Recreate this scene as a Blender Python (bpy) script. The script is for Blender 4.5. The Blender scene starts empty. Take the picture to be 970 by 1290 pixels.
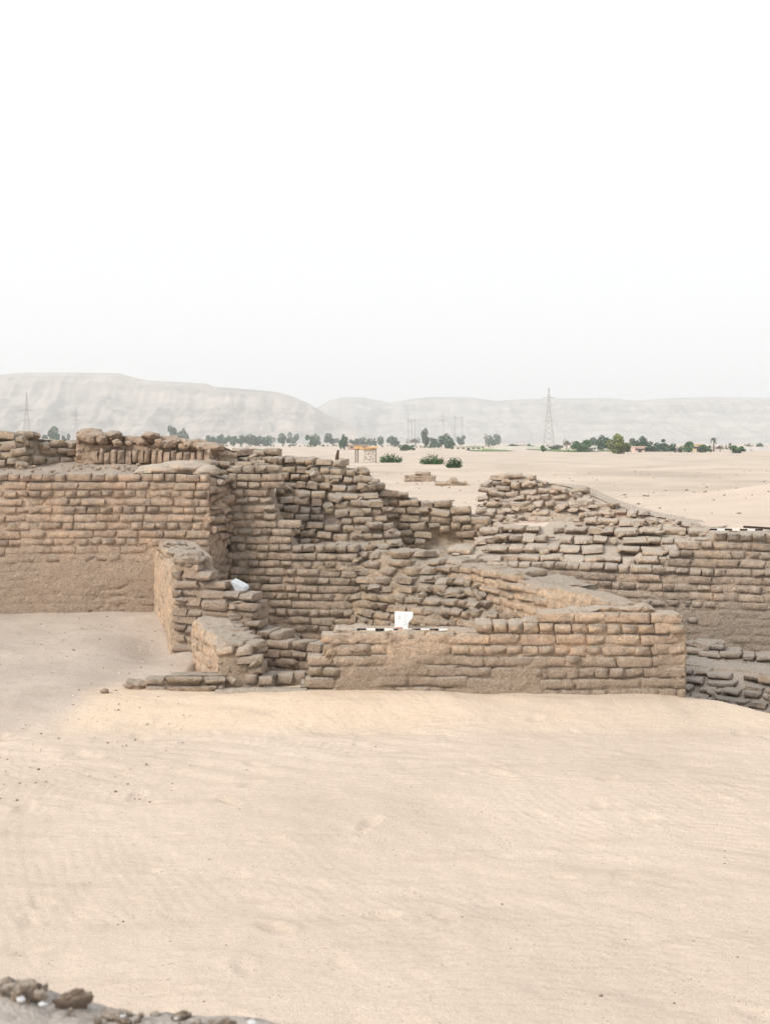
import bpy, bmesh, math, random
import numpy as np
from mathutils import Vector, Matrix, Euler

random.seed(7)
RNG = np.random.default_rng(7)
SC = bpy.context.scene
COL = SC.collection

# ------------------------------------------------------------------ camera
H = 2.8          # eye height over the sand at the foot of the front wall
F = 1600.0       # focal length, in pixels of the 970-wide photograph
HY = 556.0       # row of the horizon
cam = bpy.data.cameras.new('camera')
camo = bpy.data.objects.new('camera', cam)
COL.objects.link(camo)
camo.location = (0, 0, H)
camo.rotation_euler = (math.radians(90), 0, 0)
cam.sensor_fit = 'HORIZONTAL'
cam.sensor_width = 24
cam.lens = 24 * F / 970
cam.shift_y = -(645 - HY) / 970
cam.clip_start = 0.1
cam.clip_end = 40000
cam.dof.use_dof = True
cam.dof.focus_distance = 15.5
cam.dof.aperture_fstop = 5.0
SC.camera = camo

# ------------------------------------------------------------------ light
SUN_EL, SUN_AZ = math.radians(38), math.radians(-128)   # azimuth from +Y, clockwise positive
w = bpy.data.worlds.new('World'); SC.world = w; w.use_nodes = True
nt = w.node_tree; nt.nodes.clear()
sky = nt.nodes.new('ShaderNodeTexSky'); sky.sky_type = 'NISHITA'; sky.sun_disc = False
sky.sun_elevation = SUN_EL; sky.sun_rotation = SUN_AZ
sky.air_density = 1.0; sky.dust_density = 4.0; sky.ozone_density = 1.0
hs = nt.nodes.new('ShaderNodeHueSaturation'); hs.inputs['Saturation'].default_value = 0.18
veil = nt.nodes.new('ShaderNodeMix'); veil.data_type = 'RGBA'      # even white overcast veil over the clear sky
veil.inputs[0].default_value = 0.72
veil.inputs[7].default_value = (9.1, 9.15, 9.15, 1)
bg = nt.nodes.new('ShaderNodeBackground'); bg.inputs['Strength'].default_value = 0.0655
wo = nt.nodes.new('ShaderNodeOutputWorld')
nt.links.new(sky.outputs[0], hs.inputs['Color'])
nt.links.new(hs.outputs[0], veil.inputs[6])
nt.links.new(veil.outputs[2], bg.inputs['Color'])
nt.links.new(bg.outputs[0], wo.inputs[0])
sl = bpy.data.lights.new('sun', 'SUN'); sl.energy = 1.5; sl.angle = math.radians(18)
sl.color = (1.0, 0.90, 0.78)
so = bpy.data.objects.new('sun', sl); COL.objects.link(so)
dv = Vector((math.sin(SUN_AZ) * math.cos(SUN_EL), math.cos(SUN_AZ) * math.cos(SUN_EL), math.sin(SUN_EL)))
so.rotation_euler = dv.to_track_quat('Z', 'Y').to_euler()
so.location = (-20, -10, 30)
SC.view_settings.view_transform = 'Standard'
SC.view_settings.look = 'None'
SC.view_settings.exposure = 1.06
SC.view_settings.gamma = 1.0
SC.cycles.volume_bounces = 1

# ------------------------------------------------------------------ helpers
def X_(px, Y): return (px - 485.0) / F * Y
def Z_(py, Y): return H - (py - HY) / F * Y

def _hash(i, j, k, seed):
    h = (i.astype(np.int64) * 374761393 + j.astype(np.int64) * 668265263 + k.astype(np.int64) * 2147483647 + seed * 1274126177) & 0xffffffff
    h = ((h ^ (h >> 13)) * 1274126177) & 0xffffffff
    h = ((h ^ (h >> 16)) * 2246822519) & 0xffffffff
    h = h ^ (h >> 15)
    return (h & 0xffffff) / float(0xffffff) * 2 - 1

def vn(x, y, z=0.0, seed=0):
    x = np.asarray(x, float); y = np.asarray(y, float); z = np.asarray(z, float)
    x, y, z = np.broadcast_arrays(x, y, z)
    i, j, k = np.floor(x), np.floor(y), np.floor(z)
    fx, fy, fz = x - i, y - j, z - k
    fx = fx * fx * (3 - 2 * fx); fy = fy * fy * (3 - 2 * fy); fz = fz * fz * (3 - 2 * fz)
    r = 0
    for a in (0, 1):
        for b in (0, 1):
            for c in (0, 1):
                wgt = (fx if a else 1 - fx) * (fy if b else 1 - fy) * (fz if c else 1 - fz)
                r = r + wgt * _hash(i + a, j + b, k + c, seed)
    return r

def fbm(x, y, z=0.0, seed=0, o=4, g=0.5):
    r = 0; a = 1.0; f = 1.0; t = 0
    for q in range(o):
        r = r + a * vn(np.asarray(x) * f, np.asarray(y) * f, np.asarray(z) * f, seed + q * 17)
        t += a; a *= g; f *= 2.03
    return r / t

def ss(a, b, x):
    t = np.clip((np.asarray(x, float) - a) / (b - a), 0, 1)
    return t * t * (3 - 2 * t)

def tag(o, label=None, cat=None, group=None, kind=None):
    if label: o['label'] = label
    if cat: o['category'] = cat
    if group: o['group'] = group
    if kind: o['kind'] = kind
    return o

def empty(name, loc, label=None, cat=None, group=None):
    o = bpy.data.objects.new(name, None); COL.objects.link(o); o.location = loc
    o.empty_display_size = 0.2
    return tag(o, label, cat, group)

def mesh_np(name, verts, faces, mat=None, smooth=True):
    me = bpy.data.meshes.new(name)
    me.from_pydata([tuple(v) for v in verts] if not isinstance(verts, list) else verts, [], faces)
    if smooth: me.polygons.foreach_set('use_smooth', [True] * len(me.polygons))
    if mat: me.materials.append(mat)
    me.update()
    return me

def grid_mesh(name, P, mat, wrap=False):
    """P: array (m, n, 3) -> quad sheet"""
    m, n = P.shape[:2]
    v = P.reshape(-1, 3).astype(np.float32)
    idx = np.arange(m * n).reshape(m, n)
    q = np.stack([idx[:-1, :-1], idx[:-1, 1:], idx[1:, 1:], idx[1:, :-1]], -1).reshape(-1, 4)
    me = bpy.data.meshes.new(name)
    me.vertices.add(len(v)); me.vertices.foreach_set('co', v.ravel())
    me.loops.add(q.size); me.loops.foreach_set('vertex_index', q.ravel().astype(np.int32))
    me.polygons.add(len(q)); me.polygons.foreach_set('loop_start', np.arange(0, q.size, 4, dtype=np.int32))
    me.polygons.foreach_set('use_smooth', np.ones(len(q), bool))
    if mat: me.materials.append(mat)
    me.update(calc_edges=True)
    return me

def link(name, me, parent=None, loc=(0, 0, 0), rot=(0, 0, 0), scale=(1, 1, 1)):
    o = bpy.data.objects.new(name, me); COL.objects.link(o)
    o.parent = parent; o.location = loc; o.rotation_euler = rot; o.scale = scale
    return o

class MB:
    def __init__(s): s.bm = bmesh.new()
    def box(s, c, d, rot=0.0, bev=0.0):
        m = Matrix.Translation(c) @ Matrix.Rotation(rot, 4, 'Z') @ Matrix.Diagonal((d[0], d[1], d[2], 1))
        g = bmesh.ops.create_cube(s.bm, size=1, matrix=m)
        if bev > 0:
            es = list({e for v in g['verts'] for e in v.link_edges})
            bmesh.ops.bevel(s.bm, geom=es, offset=bev, segments=2, affect='EDGES')
        return s
    def bar(s, a, b, r, n=4):
        a = Vector(a); b = Vector(b); d = b - a
        m = Matrix.Translation((a + b) / 2) @ d.to_track_quat('Z', 'Y').to_matrix().to_4x4()
        bmesh.ops.create_cone(s.bm, cap_ends=True, segments=n, radius1=r, radius2=r, depth=d.length, matrix=m)
        return s
    def cone(s, a, b, r1, r2, n=6):
        a = Vector(a); b = Vector(b); d = b - a
        m = Matrix.Translation((a + b) / 2) @ d.to_track_quat('Z', 'Y').to_matrix().to_4x4()
        bmesh.ops.create_cone(s.bm, cap_ends=True, segments=n, radius1=r1, radius2=r2, depth=d.length, matrix=m)
        return s
    def build(s, name, mat, parent=None, loc=(0, 0, 0), smooth=False):
        me = bpy.data.meshes.new(name); s.bm.to_mesh(me); s.bm.free()
        me.materials.append(mat)
        if smooth: me.polygons.foreach_set('use_smooth', [True] * len(me.polygons))
        return link(name, me, parent, loc)

# ------------------------------------------------------------------ materials
def new_mat(name, rough=0.95):
    m = bpy.data.materials.new(name); m.use_nodes = True
    n = m.node_tree.nodes; b = n['Principled BSDF']
    b.inputs['Roughness'].default_value = rough
    b.inputs['Specular IOR Level'].default_value = 0.15
    return m, m.node_tree, b

def N(nt, t, **kw):
    n = nt.nodes.new(t)
    for k, v in kw.items():
        if k.startswith('i_'):
            key = k[2:]
            key = int(key) if key.isdigit() else key.replace('_', ' ')
            n.inputs[key].default_value = v
        else: setattr(n, k, v)
    return n

def noise(nt, pos, scale, detail=4, rough=0.55, vec=None):
    n = N(nt, 'ShaderNodeTexNoise'); n.inputs['Scale'].default_value = scale
    n.inputs['Detail'].default_value = detail; n.inputs['Roughness'].default_value = rough
    nt.links.new(pos, n.inputs['Vector'])
    return n.outputs['Fac']

def ramp(nt, fac, stops):
    r = N(nt, 'ShaderNodeValToRGB')
    e = r.color_ramp.elements
    while len(e) > 1: e.remove(e[0])
    e[0].position = stops[0][0]; e[0].color = (*stops[0][1], 1)
    for p, c in stops[1:]:
        q = e.new(p); q.color = (*c, 1)
    nt.links.new(fac, r.inputs[0])
    return r.outputs[0]

def mix(nt, fac, a, b, mode='MIX'):
    m = N(nt, 'ShaderNodeMix', data_type='RGBA', blend_type=mode)
    for i, v in ((0, fac), (6, a), (7, b)):
        if isinstance(v, (int, float)): m.inputs[i].default_value = v
        elif isinstance(v, tuple): m.inputs[i].default_value = (*v, 1)
        else: nt.links.new(v, m.inputs[i])
    return m.outputs[2]

def math_(nt, op, a, b=0.0, clamp=False):
    m = N(nt, 'ShaderNodeMath', operation=op, use_clamp=clamp)
    for i, v in ((0, a), (1, b)):
        if isinstance(v, (int, float)): m.inputs[i].default_value = v
        else: nt.links.new(v, m.inputs[i])
    return m.outputs[0]

def mud_mat(name, c1, c2, c3, dust=(0.50, 0.455, 0.40), dust_amt=0.75, bump=1.0, warm=None, zband=None):
    """weathered mud brick: c1..c3 vary from brick to brick, dust lies on level tops"""
    def ds(c, f=0.20):
        l = 0.3 * c[0] + 0.55 * c[1] + 0.15 * c[2]; return tuple(v + (l - v) * f for v in c)
    c1, c2, c3 = [tuple(v * k for v, k in zip(ds(c), (1.37, 1.345, 1.38))) for c in (c1, c2, c3)]
    if zband: zband = (zband[0], zband[1], tuple(v * 1.22 for v in ds(zband[2], 0.25)), zband[3])
    m, nt, b = new_mat(name)
    geo = N(nt, 'ShaderNodeNewGeometry'); pos = geo.outputs['Position']
    oi = N(nt, 'ShaderNodeObjectInfo')
    base = ramp(nt, oi.outputs['Random'], [(0.0, tuple(v * 0.88 for v in c1)), (0.2, c1), (0.5, c2), (0.8, c3), (1.0, tuple(v * 1.06 for v in c2))])
    big = noise(nt, pos, 1.3, 5)
    base = mix(nt, math_(nt, 'MULTIPLY', ss_node(nt, big, 0.42, 0.66), 0.55), base, c2)
    hue = noise(nt, pos, 2.3, 6, 0.7)        # redder silt here, greyer silt there
    base = mix(nt, 0.9, base, ramp(nt, hue, [(0.32, (0.88, 0.90, 0.92)), (0.48, (1, 1, 1)), (0.64, (1.09, 1.02, 0.96))]), 'MULTIPLY')
    med = noise(nt, pos, 9, 6, 0.65)
    v1 = ramp(nt, med, [(0.30, (0.60, 0.58, 0.56)), (0.46, (0.96, 0.96, 0.96)), (0.72, (1.34, 1.30, 1.24))])
    base = mix(nt, 1.0, base, v1, 'MULTIPLY')
    fine = noise(nt, pos, 55, 6, 0.75)
    v2 = ramp(nt, fine, [(0.32, (0.48, 0.46, 0.44)), (0.46, (0.97, 0.97, 0.97)), (0.68, (1.36, 1.34, 1.30))])
    base = mix(nt, 0.8, base, v2, 'MULTIPLY')
    if zband:       # (z_low, z_high, colour): foot of the wall blends into another colour
        sep = N(nt, 'ShaderNodeSeparateXYZ'); nt.links.new(pos, sep.inputs[0])
        zz = math_(nt, 'ADD', sep.outputs[2], math_(nt, 'MULTIPLY', math_(nt, 'SUBTRACT', noise(nt, pos, 2.2, 5), 0.5), 0.7))
        f = ss_node(nt, zz, zband[0], zband[1])
        base = mix(nt, math_(nt, 'MULTIPLY', math_(nt, 'SUBTRACT', 1.0, f), zband[3]), base, mix(nt, 1.0, zband[2], v2, 'MULTIPLY'))
    sepn = N(nt, 'ShaderNodeSeparateXYZ'); nt.links.new(geo.outputs['Normal'], sepn.inputs[0])
    df = ss_node(nt, math_(nt, 'ADD', sepn.outputs[2], math_(nt, 'MULTIPLY', math_(nt, 'SUBTRACT', med, 0.5), 0.5)), 0.35, 0.9)
    base = mix(nt, math_(nt, 'MULTIPLY', df, dust_amt), base, mix(nt, 0.7, dust, v2, 'MULTIPLY'))
    nt.links.new(base, b.inputs['Base Color'])
    h1 = noise(nt, pos, 20, 8, 0.72)
    h2 = noise(nt, pos, 110, 3, 0.6)
    hh = math_(nt, 'ADD', h1, math_(nt, 'MULTIPLY', h2, 0.25))
    bp = N(nt, 'ShaderNodeBump'); bp.inputs['Strength'].default_value = 0.9
    bp.inputs['Distance'].default_value = 0.085 * bump
    nt.links.new(hh, bp.inputs['Height']); nt.links.new(bp.outputs[0], b.inputs['Normal'])
    return m

def ss_node(nt, v, a, b):
    m = N(nt, 'ShaderNodeMapRange', interpolation_type='SMOOTHSTEP')
    m.inputs[1].default_value = a; m.inputs[2].default_value = b
    nt.links.new(v, m.inputs[0])
    return m.outputs[0]

DUST = (0.47, 0.425, 0.375)
M_LEFT = mud_mat('mud_brick_tan', (0.385, 0.283, 0.193), (0.43, 0.32, 0.22), (0.35, 0.26, 0.185), DUST, zband=(0.9, 1.5, (0.37, 0.275, 0.20), 0.75))
M_ROOM = mud_mat('mud_brick_grey', (0.35, 0.275, 0.20), (0.375, 0.30, 0.215), (0.31, 0.25, 0.185), DUST)
M_RUB = mud_mat('mud_brick_weathered', (0.355, 0.275, 0.195), (0.42, 0.325, 0.215), (0.29, 0.235, 0.185), (0.50, 0.455, 0.40), dust_amt=0.85, bump=1.1)
M_FRONT = mud_mat('mud_brick_warm', (0.45, 0.335, 0.225), (0.49, 0.37, 0.25), (0.41, 0.30, 0.205), (0.56, 0.50, 0.43), zband=(0.25, 0.62, (0.33, 0.25, 0.18), 0.85))
M_SKEW = mud_mat('mud_plaster_lit', (0.46, 0.345, 0.225), (0.49, 0.37, 0.25), (0.43, 0.325, 0.22), DUST)  # plaster of left-facing sides, warm light from the left put into the colour
M_RIGHT = mud_mat('mud_brick_dun', (0.36, 0.285, 0.21), (0.40, 0.32, 0.235), (0.335, 0.27, 0.205), (0.55, 0.50, 0.445), zband=(0.25, 0.8, (0.30, 0.245, 0.19), 0.7))
M_TERR = mud_mat('mud_brick_dusty', (0.42, 0.33, 0.24), (0.46, 0.365, 0.265), (0.37, 0.295, 0.22), (0.60, 0.535, 0.465), dust_amt=0.9)
M_DARK = mud_mat('mud_brick_slate', (0.27, 0.22, 0.175), (0.32, 0.265, 0.21), (0.23, 0.195, 0.16), (0.46, 0.425, 0.385))
M_FORE = mud_mat('mud_rubble_near', (0.25, 0.19, 0.135), (0.34, 0.27, 0.20), (0.2, 0.15, 0.11), (0.60, 0.53, 0.46), dust_amt=0.95)

def plain(name, c, rough=0.8, var=0.12, scale=8.0):
    m, nt, b = new_mat(name, rough)
    pos = N(nt, 'ShaderNodeNewGeometry').outputs['Position']
    f = noise(nt, pos, scale, 4)
    col = ramp(nt, f, [(0.3, tuple(v * (1 - var) for v in c)), (0.7, tuple(min(1, v * (1 + var)) for v in c))])
    nt.links.new(col, b.inputs['Base Color'])
    return m

# ------------------------------------------------------------------ ground height
PX_Y = np.array([0, 22, 40, 80, 176, 300, 500, 700, 1000, 3000, 9000, 14000.])
PZ = np.array([1.5, 1.5, 1.25, .75, -.17, -.5, -.7, -.72, -.8, -3, -12, -20.])

def plain_z(x, y):
    z = np.interp(y, PX_Y, PZ)
    a = np.clip((y - 20) / 40, 0, 1)
    fade = 1 - 0.6 * ss(250, 600, y)
    z = z + fade * a * (0.36 * np.abs(fbm(x / 14, y / 12, 3.3, 5, 4)) + 0.20 * fbm(x / 60, y / 35, 1, 8, 2))
    z = z + 0.05 * fbm(x / 2.5, y / 2.0, 2.2, 9, 3) * (1 - ss(60, 150, y))
    z = z + 0.62 * np.exp(-((x - 10.8) / 3.4) ** 2 - ((y - 28) / 3.4) ** 2)
    z = z + 0.22 * np.exp(-((x - 9.0) / 6) ** 2 - ((y - 46) / 5) ** 2)
    return z

def yb(x): return np.interp(x, [-30, -2.4, -2.2, -0.4, 0.9, 2.0, 6.0, 12], [18.9, 18.9, 19.35, 19.35, 19.1, 18.75, 18.0, 17.5])
def ye(x): return np.interp(x, [3.2, 3.38, 4.15, 5.2, 9], [14.55, 14.25, 13.62, 13.2, 12.8])

def ground_z(x, y):
    x = np.asarray(x, float); y = np.asarray(y, float)
    # near sand
    z = -0.18 + 0.050 * fbm(x / 2.6, y / 2.2, 0, 11, 3) + 0.016 * fbm(x / 0.5, y / 0.45, 0, 12, 3)
    bankc = np.interp(x, [-9, -3.4, -2.6, 3, 3.4, 4.2, 9], [0.01, 0.01, 0.015, 0.015, -0.04, -0.10, -0.17])
    z = z + (bankc + 0.18) * ss(12.9, 13.98, y + 0.12 * fbm(x / 0.9, 0.0, 3, 13, 3))
    # left compact ground rising to the tall wall
    left = ss(-1.9, -3.1, x)
    z = z + left * ss(13.6, 18.4, y) * 0.30
    z = z - 0.20 * np.exp(-((x + 3.0) / 0.38) ** 2 - ((y - 16.4) / 0.75) ** 2)
    # room floor
    room = ss(-2.4, -2.2, x) * ss(3.0, 2.6, x) * ss(14.5, 14.9, y)
    z = z * (1 - room) + (-0.16) * room
    # pit at the right
    pit = ss(3.25, 3.42, x) * ss(0.0, 0.45, y - ye(x))
    z = z * (1 - pit) + (-0.85) * pit
    # footprints / scuffs
    # plain behind the walls
    b = yb(x)
    r1 = ss(0.0, 0.35, y - b)
    step = np.interp(x, [-0.6, -0.2, 1.6, 1.9], [0, 1, 1, 0])
    up = 0.95 + (plain_z(x, y) - 0.95) * (ss(0.3, 1.8, y - b) * (1 - step) + ss(20.4, 20.8, y) * step)
    z = z * (1 - r1) + up * r1
    return z

FEET = []
def near_detail(x, y):
    """scuffs, drag marks and footprints in the loose sand"""
    d = np.zeros_like(x)
    m = (y > 4.8) & (y < 14.2) & (np.abs(x) < 5)
    xx, yy = x[m], y[m]
    ang = 0.35 * fbm(xx / 3, yy / 3, 0, 31, 2)
    u = xx * 0.35 + yy + ang * 2.0
    streak = fbm(xx * 0.9 + yy * 0.2, u * 5.5, 0, 32, 3)
    mask = ss(0.0, 0.35, fbm(xx / 1.7, yy / 1.1, 7, 33, 2))
    r = 0.020 * streak * mask + 0.010 * fbm(xx * 6, yy * 6, 0, 34, 3)
    for (fx, fy, a, L, W, dep) in FEET:
        dx = xx - fx; dy = yy - fy
        s = np.abs(dx) + np.abs(dy) < 0.8
        if not s.any(): continue
        ca, sa = math.cos(a), math.sin(a)
        p = (dx[s] * ca + dy[s] * sa) / L; q = (-dx[s] * sa + dy[s] * ca) / W
        rr = np.sqrt(p * p + q * q)
        r[s] += -dep * np.exp(-(rr ** 4)) + dep * 0.45 * np.exp(-((rr - 1.35) / 0.28) ** 2)
    d[m] = r
    return d

rr_ = random.Random(5)
for k in range(95):
    FEET.append((rr_.uniform(-4.2, 4.2), rr_.uniform(5.2, 13.4), rr_.uniform(0, 3.1), rr_.uniform(0.09, 0.16), rr_.uniform(0.04, 0.08), rr_.uniform(0.008, 0.022)))

def sand_mat():
    m, nt, b = new_mat('sand')
    pos = N(nt, 'ShaderNodeNewGeometry').outputs['Position']
    at = N(nt, 'ShaderNodeAttribute', attribute_name='tone')
    sep = N(nt, 'ShaderNodeSeparateColor'); nt.links.new(at.outputs['Color'], sep.inputs[0])
    base = ramp(nt, noise(nt, pos, 0.55, 5, 0.6), [(0.3, (0.515, 0.437, 0.368)), (0.5, (0.562, 0.477, 0.402)), (0.75, (0.595, 0.51, 0.435))])
    grey = ramp(nt, noise(nt, pos, 1.1, 6, 0.65), [(0.3, (0.37, 0.32, 0.28)), (0.6, (0.47, 0.41, 0.36)), (0.8, (0.52, 0.455, 0.40))])
    oran = ramp(nt, noise(nt, pos, 2.0, 5, 0.6), [(0.3, (0.585, 0.475, 0.365)), (0.7, (0.62, 0.51, 0.40))])
    wob = math_(nt, 'MULTIPLY', math_(nt, 'SUBTRACT', noise(nt, pos, 3.0, 6, 0.65), 0.5), 0.9)
    base = mix(nt, ss_node(nt, math_(nt, 'ADD', sep.outputs[0], wob), 0.15, 0.95), base, grey)
    base = mix(nt, ss_node(nt, math_(nt, 'ADD', sep.outputs[1], wob), 0.15, 1.2), base, oran)
    far = ramp(nt, noise(nt, pos, 0.12, 6, 0.65), [(0.35, (0.41, 0.35, 0.295)), (0.5, (0.52, 0.445, 0.375)), (0.65, (0.58, 0.50, 0.425))])
    base = mix(nt, sep.outputs[2], base, far)
    # trodden streaks of slightly greyer dust, flattened along x
    mp = N(nt, 'ShaderNodeMapping'); mp.inputs['Scale'].default_value = (0.5, 2.2, 1); mp.inputs['Rotation'].default_value = (0, 0, 0.35)
    nt.links.new(pos, mp.inputs[0])
    st = noise(nt, mp.outputs[0], 1.6, 7, 0.7)
    base = mix(nt, math_(nt, 'MULTIPLY', ss_node(nt, st, 0.52, 0.68), 0.35), base, (0.44, 0.365, 0.295))
    g = noise(nt, pos, 120, 4, 0.8)
    base = mix(nt, 0.8, base, ramp(nt, g, [(0.32, (0.66, 0.63, 0.60)), (0.44, (0.98, 0.98, 0.98)), (0.75, (1.14, 1.14, 1.14))]), 'MULTIPLY')
    g2 = noise(nt, pos, 34, 4, 0.7)
    base = mix(nt, 0.7, base, ramp(nt, g2, [(0.3, (0.86, 0.84, 0.82)), (0.5, (1, 1, 1)), (0.75, (1.07, 1.07, 1.07))]), 'MULTIPLY')
    vo = N(nt, 'ShaderNodeTexVoronoi', feature='F1'); vo.inputs['Scale'].default_value = 22
    nt.links.new(pos, vo.inputs['Vector'])
    spot = math_(nt, 'MULTIPLY', math_(nt, 'SUBTRACT', 1.0, ss_node(nt, vo.outputs['Distance'], 0.10, 0.2)), ss_node(nt, noise(nt, pos, 2.2, 5, .7), 0.50, 0.60))
    base = mix(nt, math_(nt, 'MULTIPLY', spot, 0.7), base, (0.22, 0.17, 0.14))
    nt.links.new(base, b.inputs['Base Color'])
    hh = math_(nt, 'ADD', noise(nt, pos, 7, 6, 0.6), math_(nt, 'MULTIPLY', noise(nt, pos, 70, 4, 0.7), 0.35))
    hh = math_(nt, 'ADD', hh, math_(nt, 'MULTIPLY', st, 0.8))
    for (rz, sc_, off_) in ((0.5, 3.2, 0.0), (-0.25, 2.6, 7.0)):     # drag and sweep marks
        m2 = N(nt, 'ShaderNodeMapping'); m2.inputs['Rotation'].default_value = (0, 0, rz); m2.inputs['Location'].default_value = (off_, off_, 0); nt.links.new(pos, m2.inputs[0])
        wv = N(nt, 'ShaderNodeTexWave', wave_type='BANDS', bands_direction='Y'); wv.inputs['Scale'].default_value = sc_; wv.inputs['Distortion'].default_value = 9
        wv.inputs['Detail'].default_value = 2.5; wv.inputs['Detail Scale'].default_value = 0.35; nt.links.new(m2.outputs[0], wv.inputs[0])
        mk = ss_node(nt, noise(nt, m2.outputs[0], 0.7, 3), 0.5, 0.62)
        hh = math_(nt, 'ADD', hh, math_(nt, 'MULTIPLY', math_(nt, 'MULTIPLY', wv.outputs['Fac'], mk), 0.08))
    for (cx, cy, sc_, off_) in ((-2.2, 12.6, 3.1, 0.0), (0.6, 4.2, 3.7, 5.0), (4.5, 11.5, 3.4, 9.0)):     # sweeping curved marks
        m2 = N(nt, 'ShaderNodeMapping', vector_type='POINT'); m2.inputs['Location'].default_value = (-cx, -cy, 0); nt.links.new(pos, m2.inputs[0])
        wv = N(nt, 'ShaderNodeTexWave', wave_type='RINGS', rings_direction='Z'); wv.inputs['Scale'].default_value = sc_; wv.inputs['Distortion'].default_value = 5
        wv.inputs['Detail'].default_value = 3; wv.inputs['Detail Scale'].default_value = 0.5; nt.links.new(m2.outputs[0], wv.inputs[0])
        mp3 = N(nt, 'ShaderNodeMapping'); mp3.inputs['Location'].default_value = (off_, off_, off_); nt.links.new(pos, mp3.inputs[0])
        mk = ss_node(nt, noise(nt, mp3.outputs[0], 0.55, 4), 0.48, 0.62)
        hh = math_(nt, 'ADD', hh, math_(nt, 'MULTIPLY', math_(nt, 'MULTIPLY', wv.outputs['Fac'], mk), 0.11))
    bp = N(nt, 'ShaderNodeBump'); bp.inputs['Strength'].default_value = 0.6; bp.inputs['Distance'].default_value = 0.035
    nt.links.new(hh, bp.inputs['Height']); nt.links.new(bp.outputs[0], b.inputs['Normal'])
    return m
M_SAND = sand_mat()

def graded(a, b, s0, g):
    out = [a]; s = s0
    while out[-1] < b:
        out.append(out[-1] + s); s *= g
    return out
xs = list(np.arange(-5.6, 5.6, 0.032))
xr = graded(5.6, 9000, 0.04, 1.09)
xs = [-v for v in xr[::-1]] + xs[1:] + xr
ys = list(-np.array(graded(0, 400, 0.6, 1.4))[::-1]) + list(np.arange(0.4, 4.6, 0.2)) + list(np.arange(4.6, 20.6, 0.032)) + graded(20.6, 12000, 0.05, 1.028)
XX, YY = np.meshgrid(np.array(xs), np.array(ys))
ZZ = ground_z(XX, YY) + near_detail(XX, YY)
me = grid_mesh('sand_ground', np.stack([XX, YY, ZZ], -1), M_SAND)
tone = np.zeros((XX.size, 4), np.float32); xf, yf = XX.ravel(), YY.ravel()
lft = ss(-1.6, -3.2, xf) * ss(12.6, 14.2, yf - 0.55 * (xf + 3.2) * (xf < -3.2)) * (yf < 19)
lft = np.maximum(lft, 0.8 * ss(-3.6, -4.6, xf) * ss(10.2, 12.4, yf) * (yf < 19))
pitm = ss(3.2, 3.4, xf) * (yf > 14) * (yf < 18)
tone[:, 0] = np.clip(np.maximum(lft, 0.8 * ss(14.4, 14.8, yf) * (yf < 19.4) * (xf > -2.4)), 0, 1) * (1 - pitm) + pitm
tone[:, 1] = ss(12.5, 13.4, yf) * ss(15.0, 14.2, yf) * ss(-3.7, -3.0, xf) * (1 - 0.45 * ss(-1.0, 2.0, xf))
tone[:, 2] = np.clip(ss(30, 38, yf + 5 * fbm(xf / 9, yf / 5, 0, 140, 3)), 0, 1)
tone[:, 3] = 1
ca = me.color_attributes.new('tone', 'FLOAT_COLOR', 'POINT')
ca.data.foreach_set('color', tone.ravel())
ground = link('ground', me); tag(ground, kind='structure')

# ------------------------------------------------------------------ brick and clod meshes
def lump_box(name, seed, rnd=0.16, jit=0.05):
    """an eroded brick: worn front frame, slightly hollow or bulging face, straight back (about 50 triangles)"""
    r = random.Random(seed); J = lambda a: r.uniform(-a, a)
    gx = [-.5, -.43, .43, .5]; gz = [-.5, -.33, .33, .5]
    vs, fs = [], []; vid = {}
    for i in range(4):
        for k in range(4):
            ex = i in (0, 3); ez = k in (0, 3)
            x, z, y = gx[i], gz[k], -.5
            if ex or ez: y += rnd * r.uniform(0.35, 0.75)
            if ex and ez: y += rnd * r.uniform(.3, .7); x *= 1 - rnd * r.uniform(.10, .35); z *= 1 - rnd * r.uniform(.3, .9)
            if i in (1, 2): x += J(.13) if not ez else J(.08)
            z += J(jit) * (1.3 if ez else 1.6); x += J(jit) * .35; y += J(jit) * 1.1
            vid[(i, k)] = len(vs); vs.append((x, y, z))
    ring = [(i, 0) for i in range(4)] + [(3, 1), (3, 2)] + [(i, 3) for i in (3, 2, 1, 0)] + [(0, 2), (0, 1)]
    for i in range(3):
        for k in range(3): fs.append((vid[i, k], vid[i + 1, k], vid[i + 1, k + 1], vid[i, k + 1]))
    back = []
    for key in ring:
        x, y, z = vs[vid[key]]
        back.append(len(vs)); vs.append((gx[key[0]] * .985 + J(.01), .5, gz[key[1]] * .97 + J(jit) * .8))
    n = len(ring)
    for q in range(n):
        a_, b_ = vid[ring[q]], vid[ring[(q + 1) % n]]
        fs.append((b_, a_, back[q], back[(q + 1) % n]))
    fs.append(tuple(back))
    me = mesh_np(name, vs, fs)
    me.set_sharp_from_angle(angle=math.radians(66))
    return me

_bank = {}
def brick_meshes(mat, style):
    key = (mat.name, style)
    if key not in _bank:
        L = []
        for q in range(14):
            rnd, jit = {'neat': (0.18, 0.045), 'worn': (0.25, 0.06), 'rough': (0.36, 0.09)}[style]
            me = lump_box('brick', 100 + q, rnd=rnd, jit=jit)
            me.materials.append(mat); L.append(me)
        _bank[key] = L
    return _bank[key]

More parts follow.
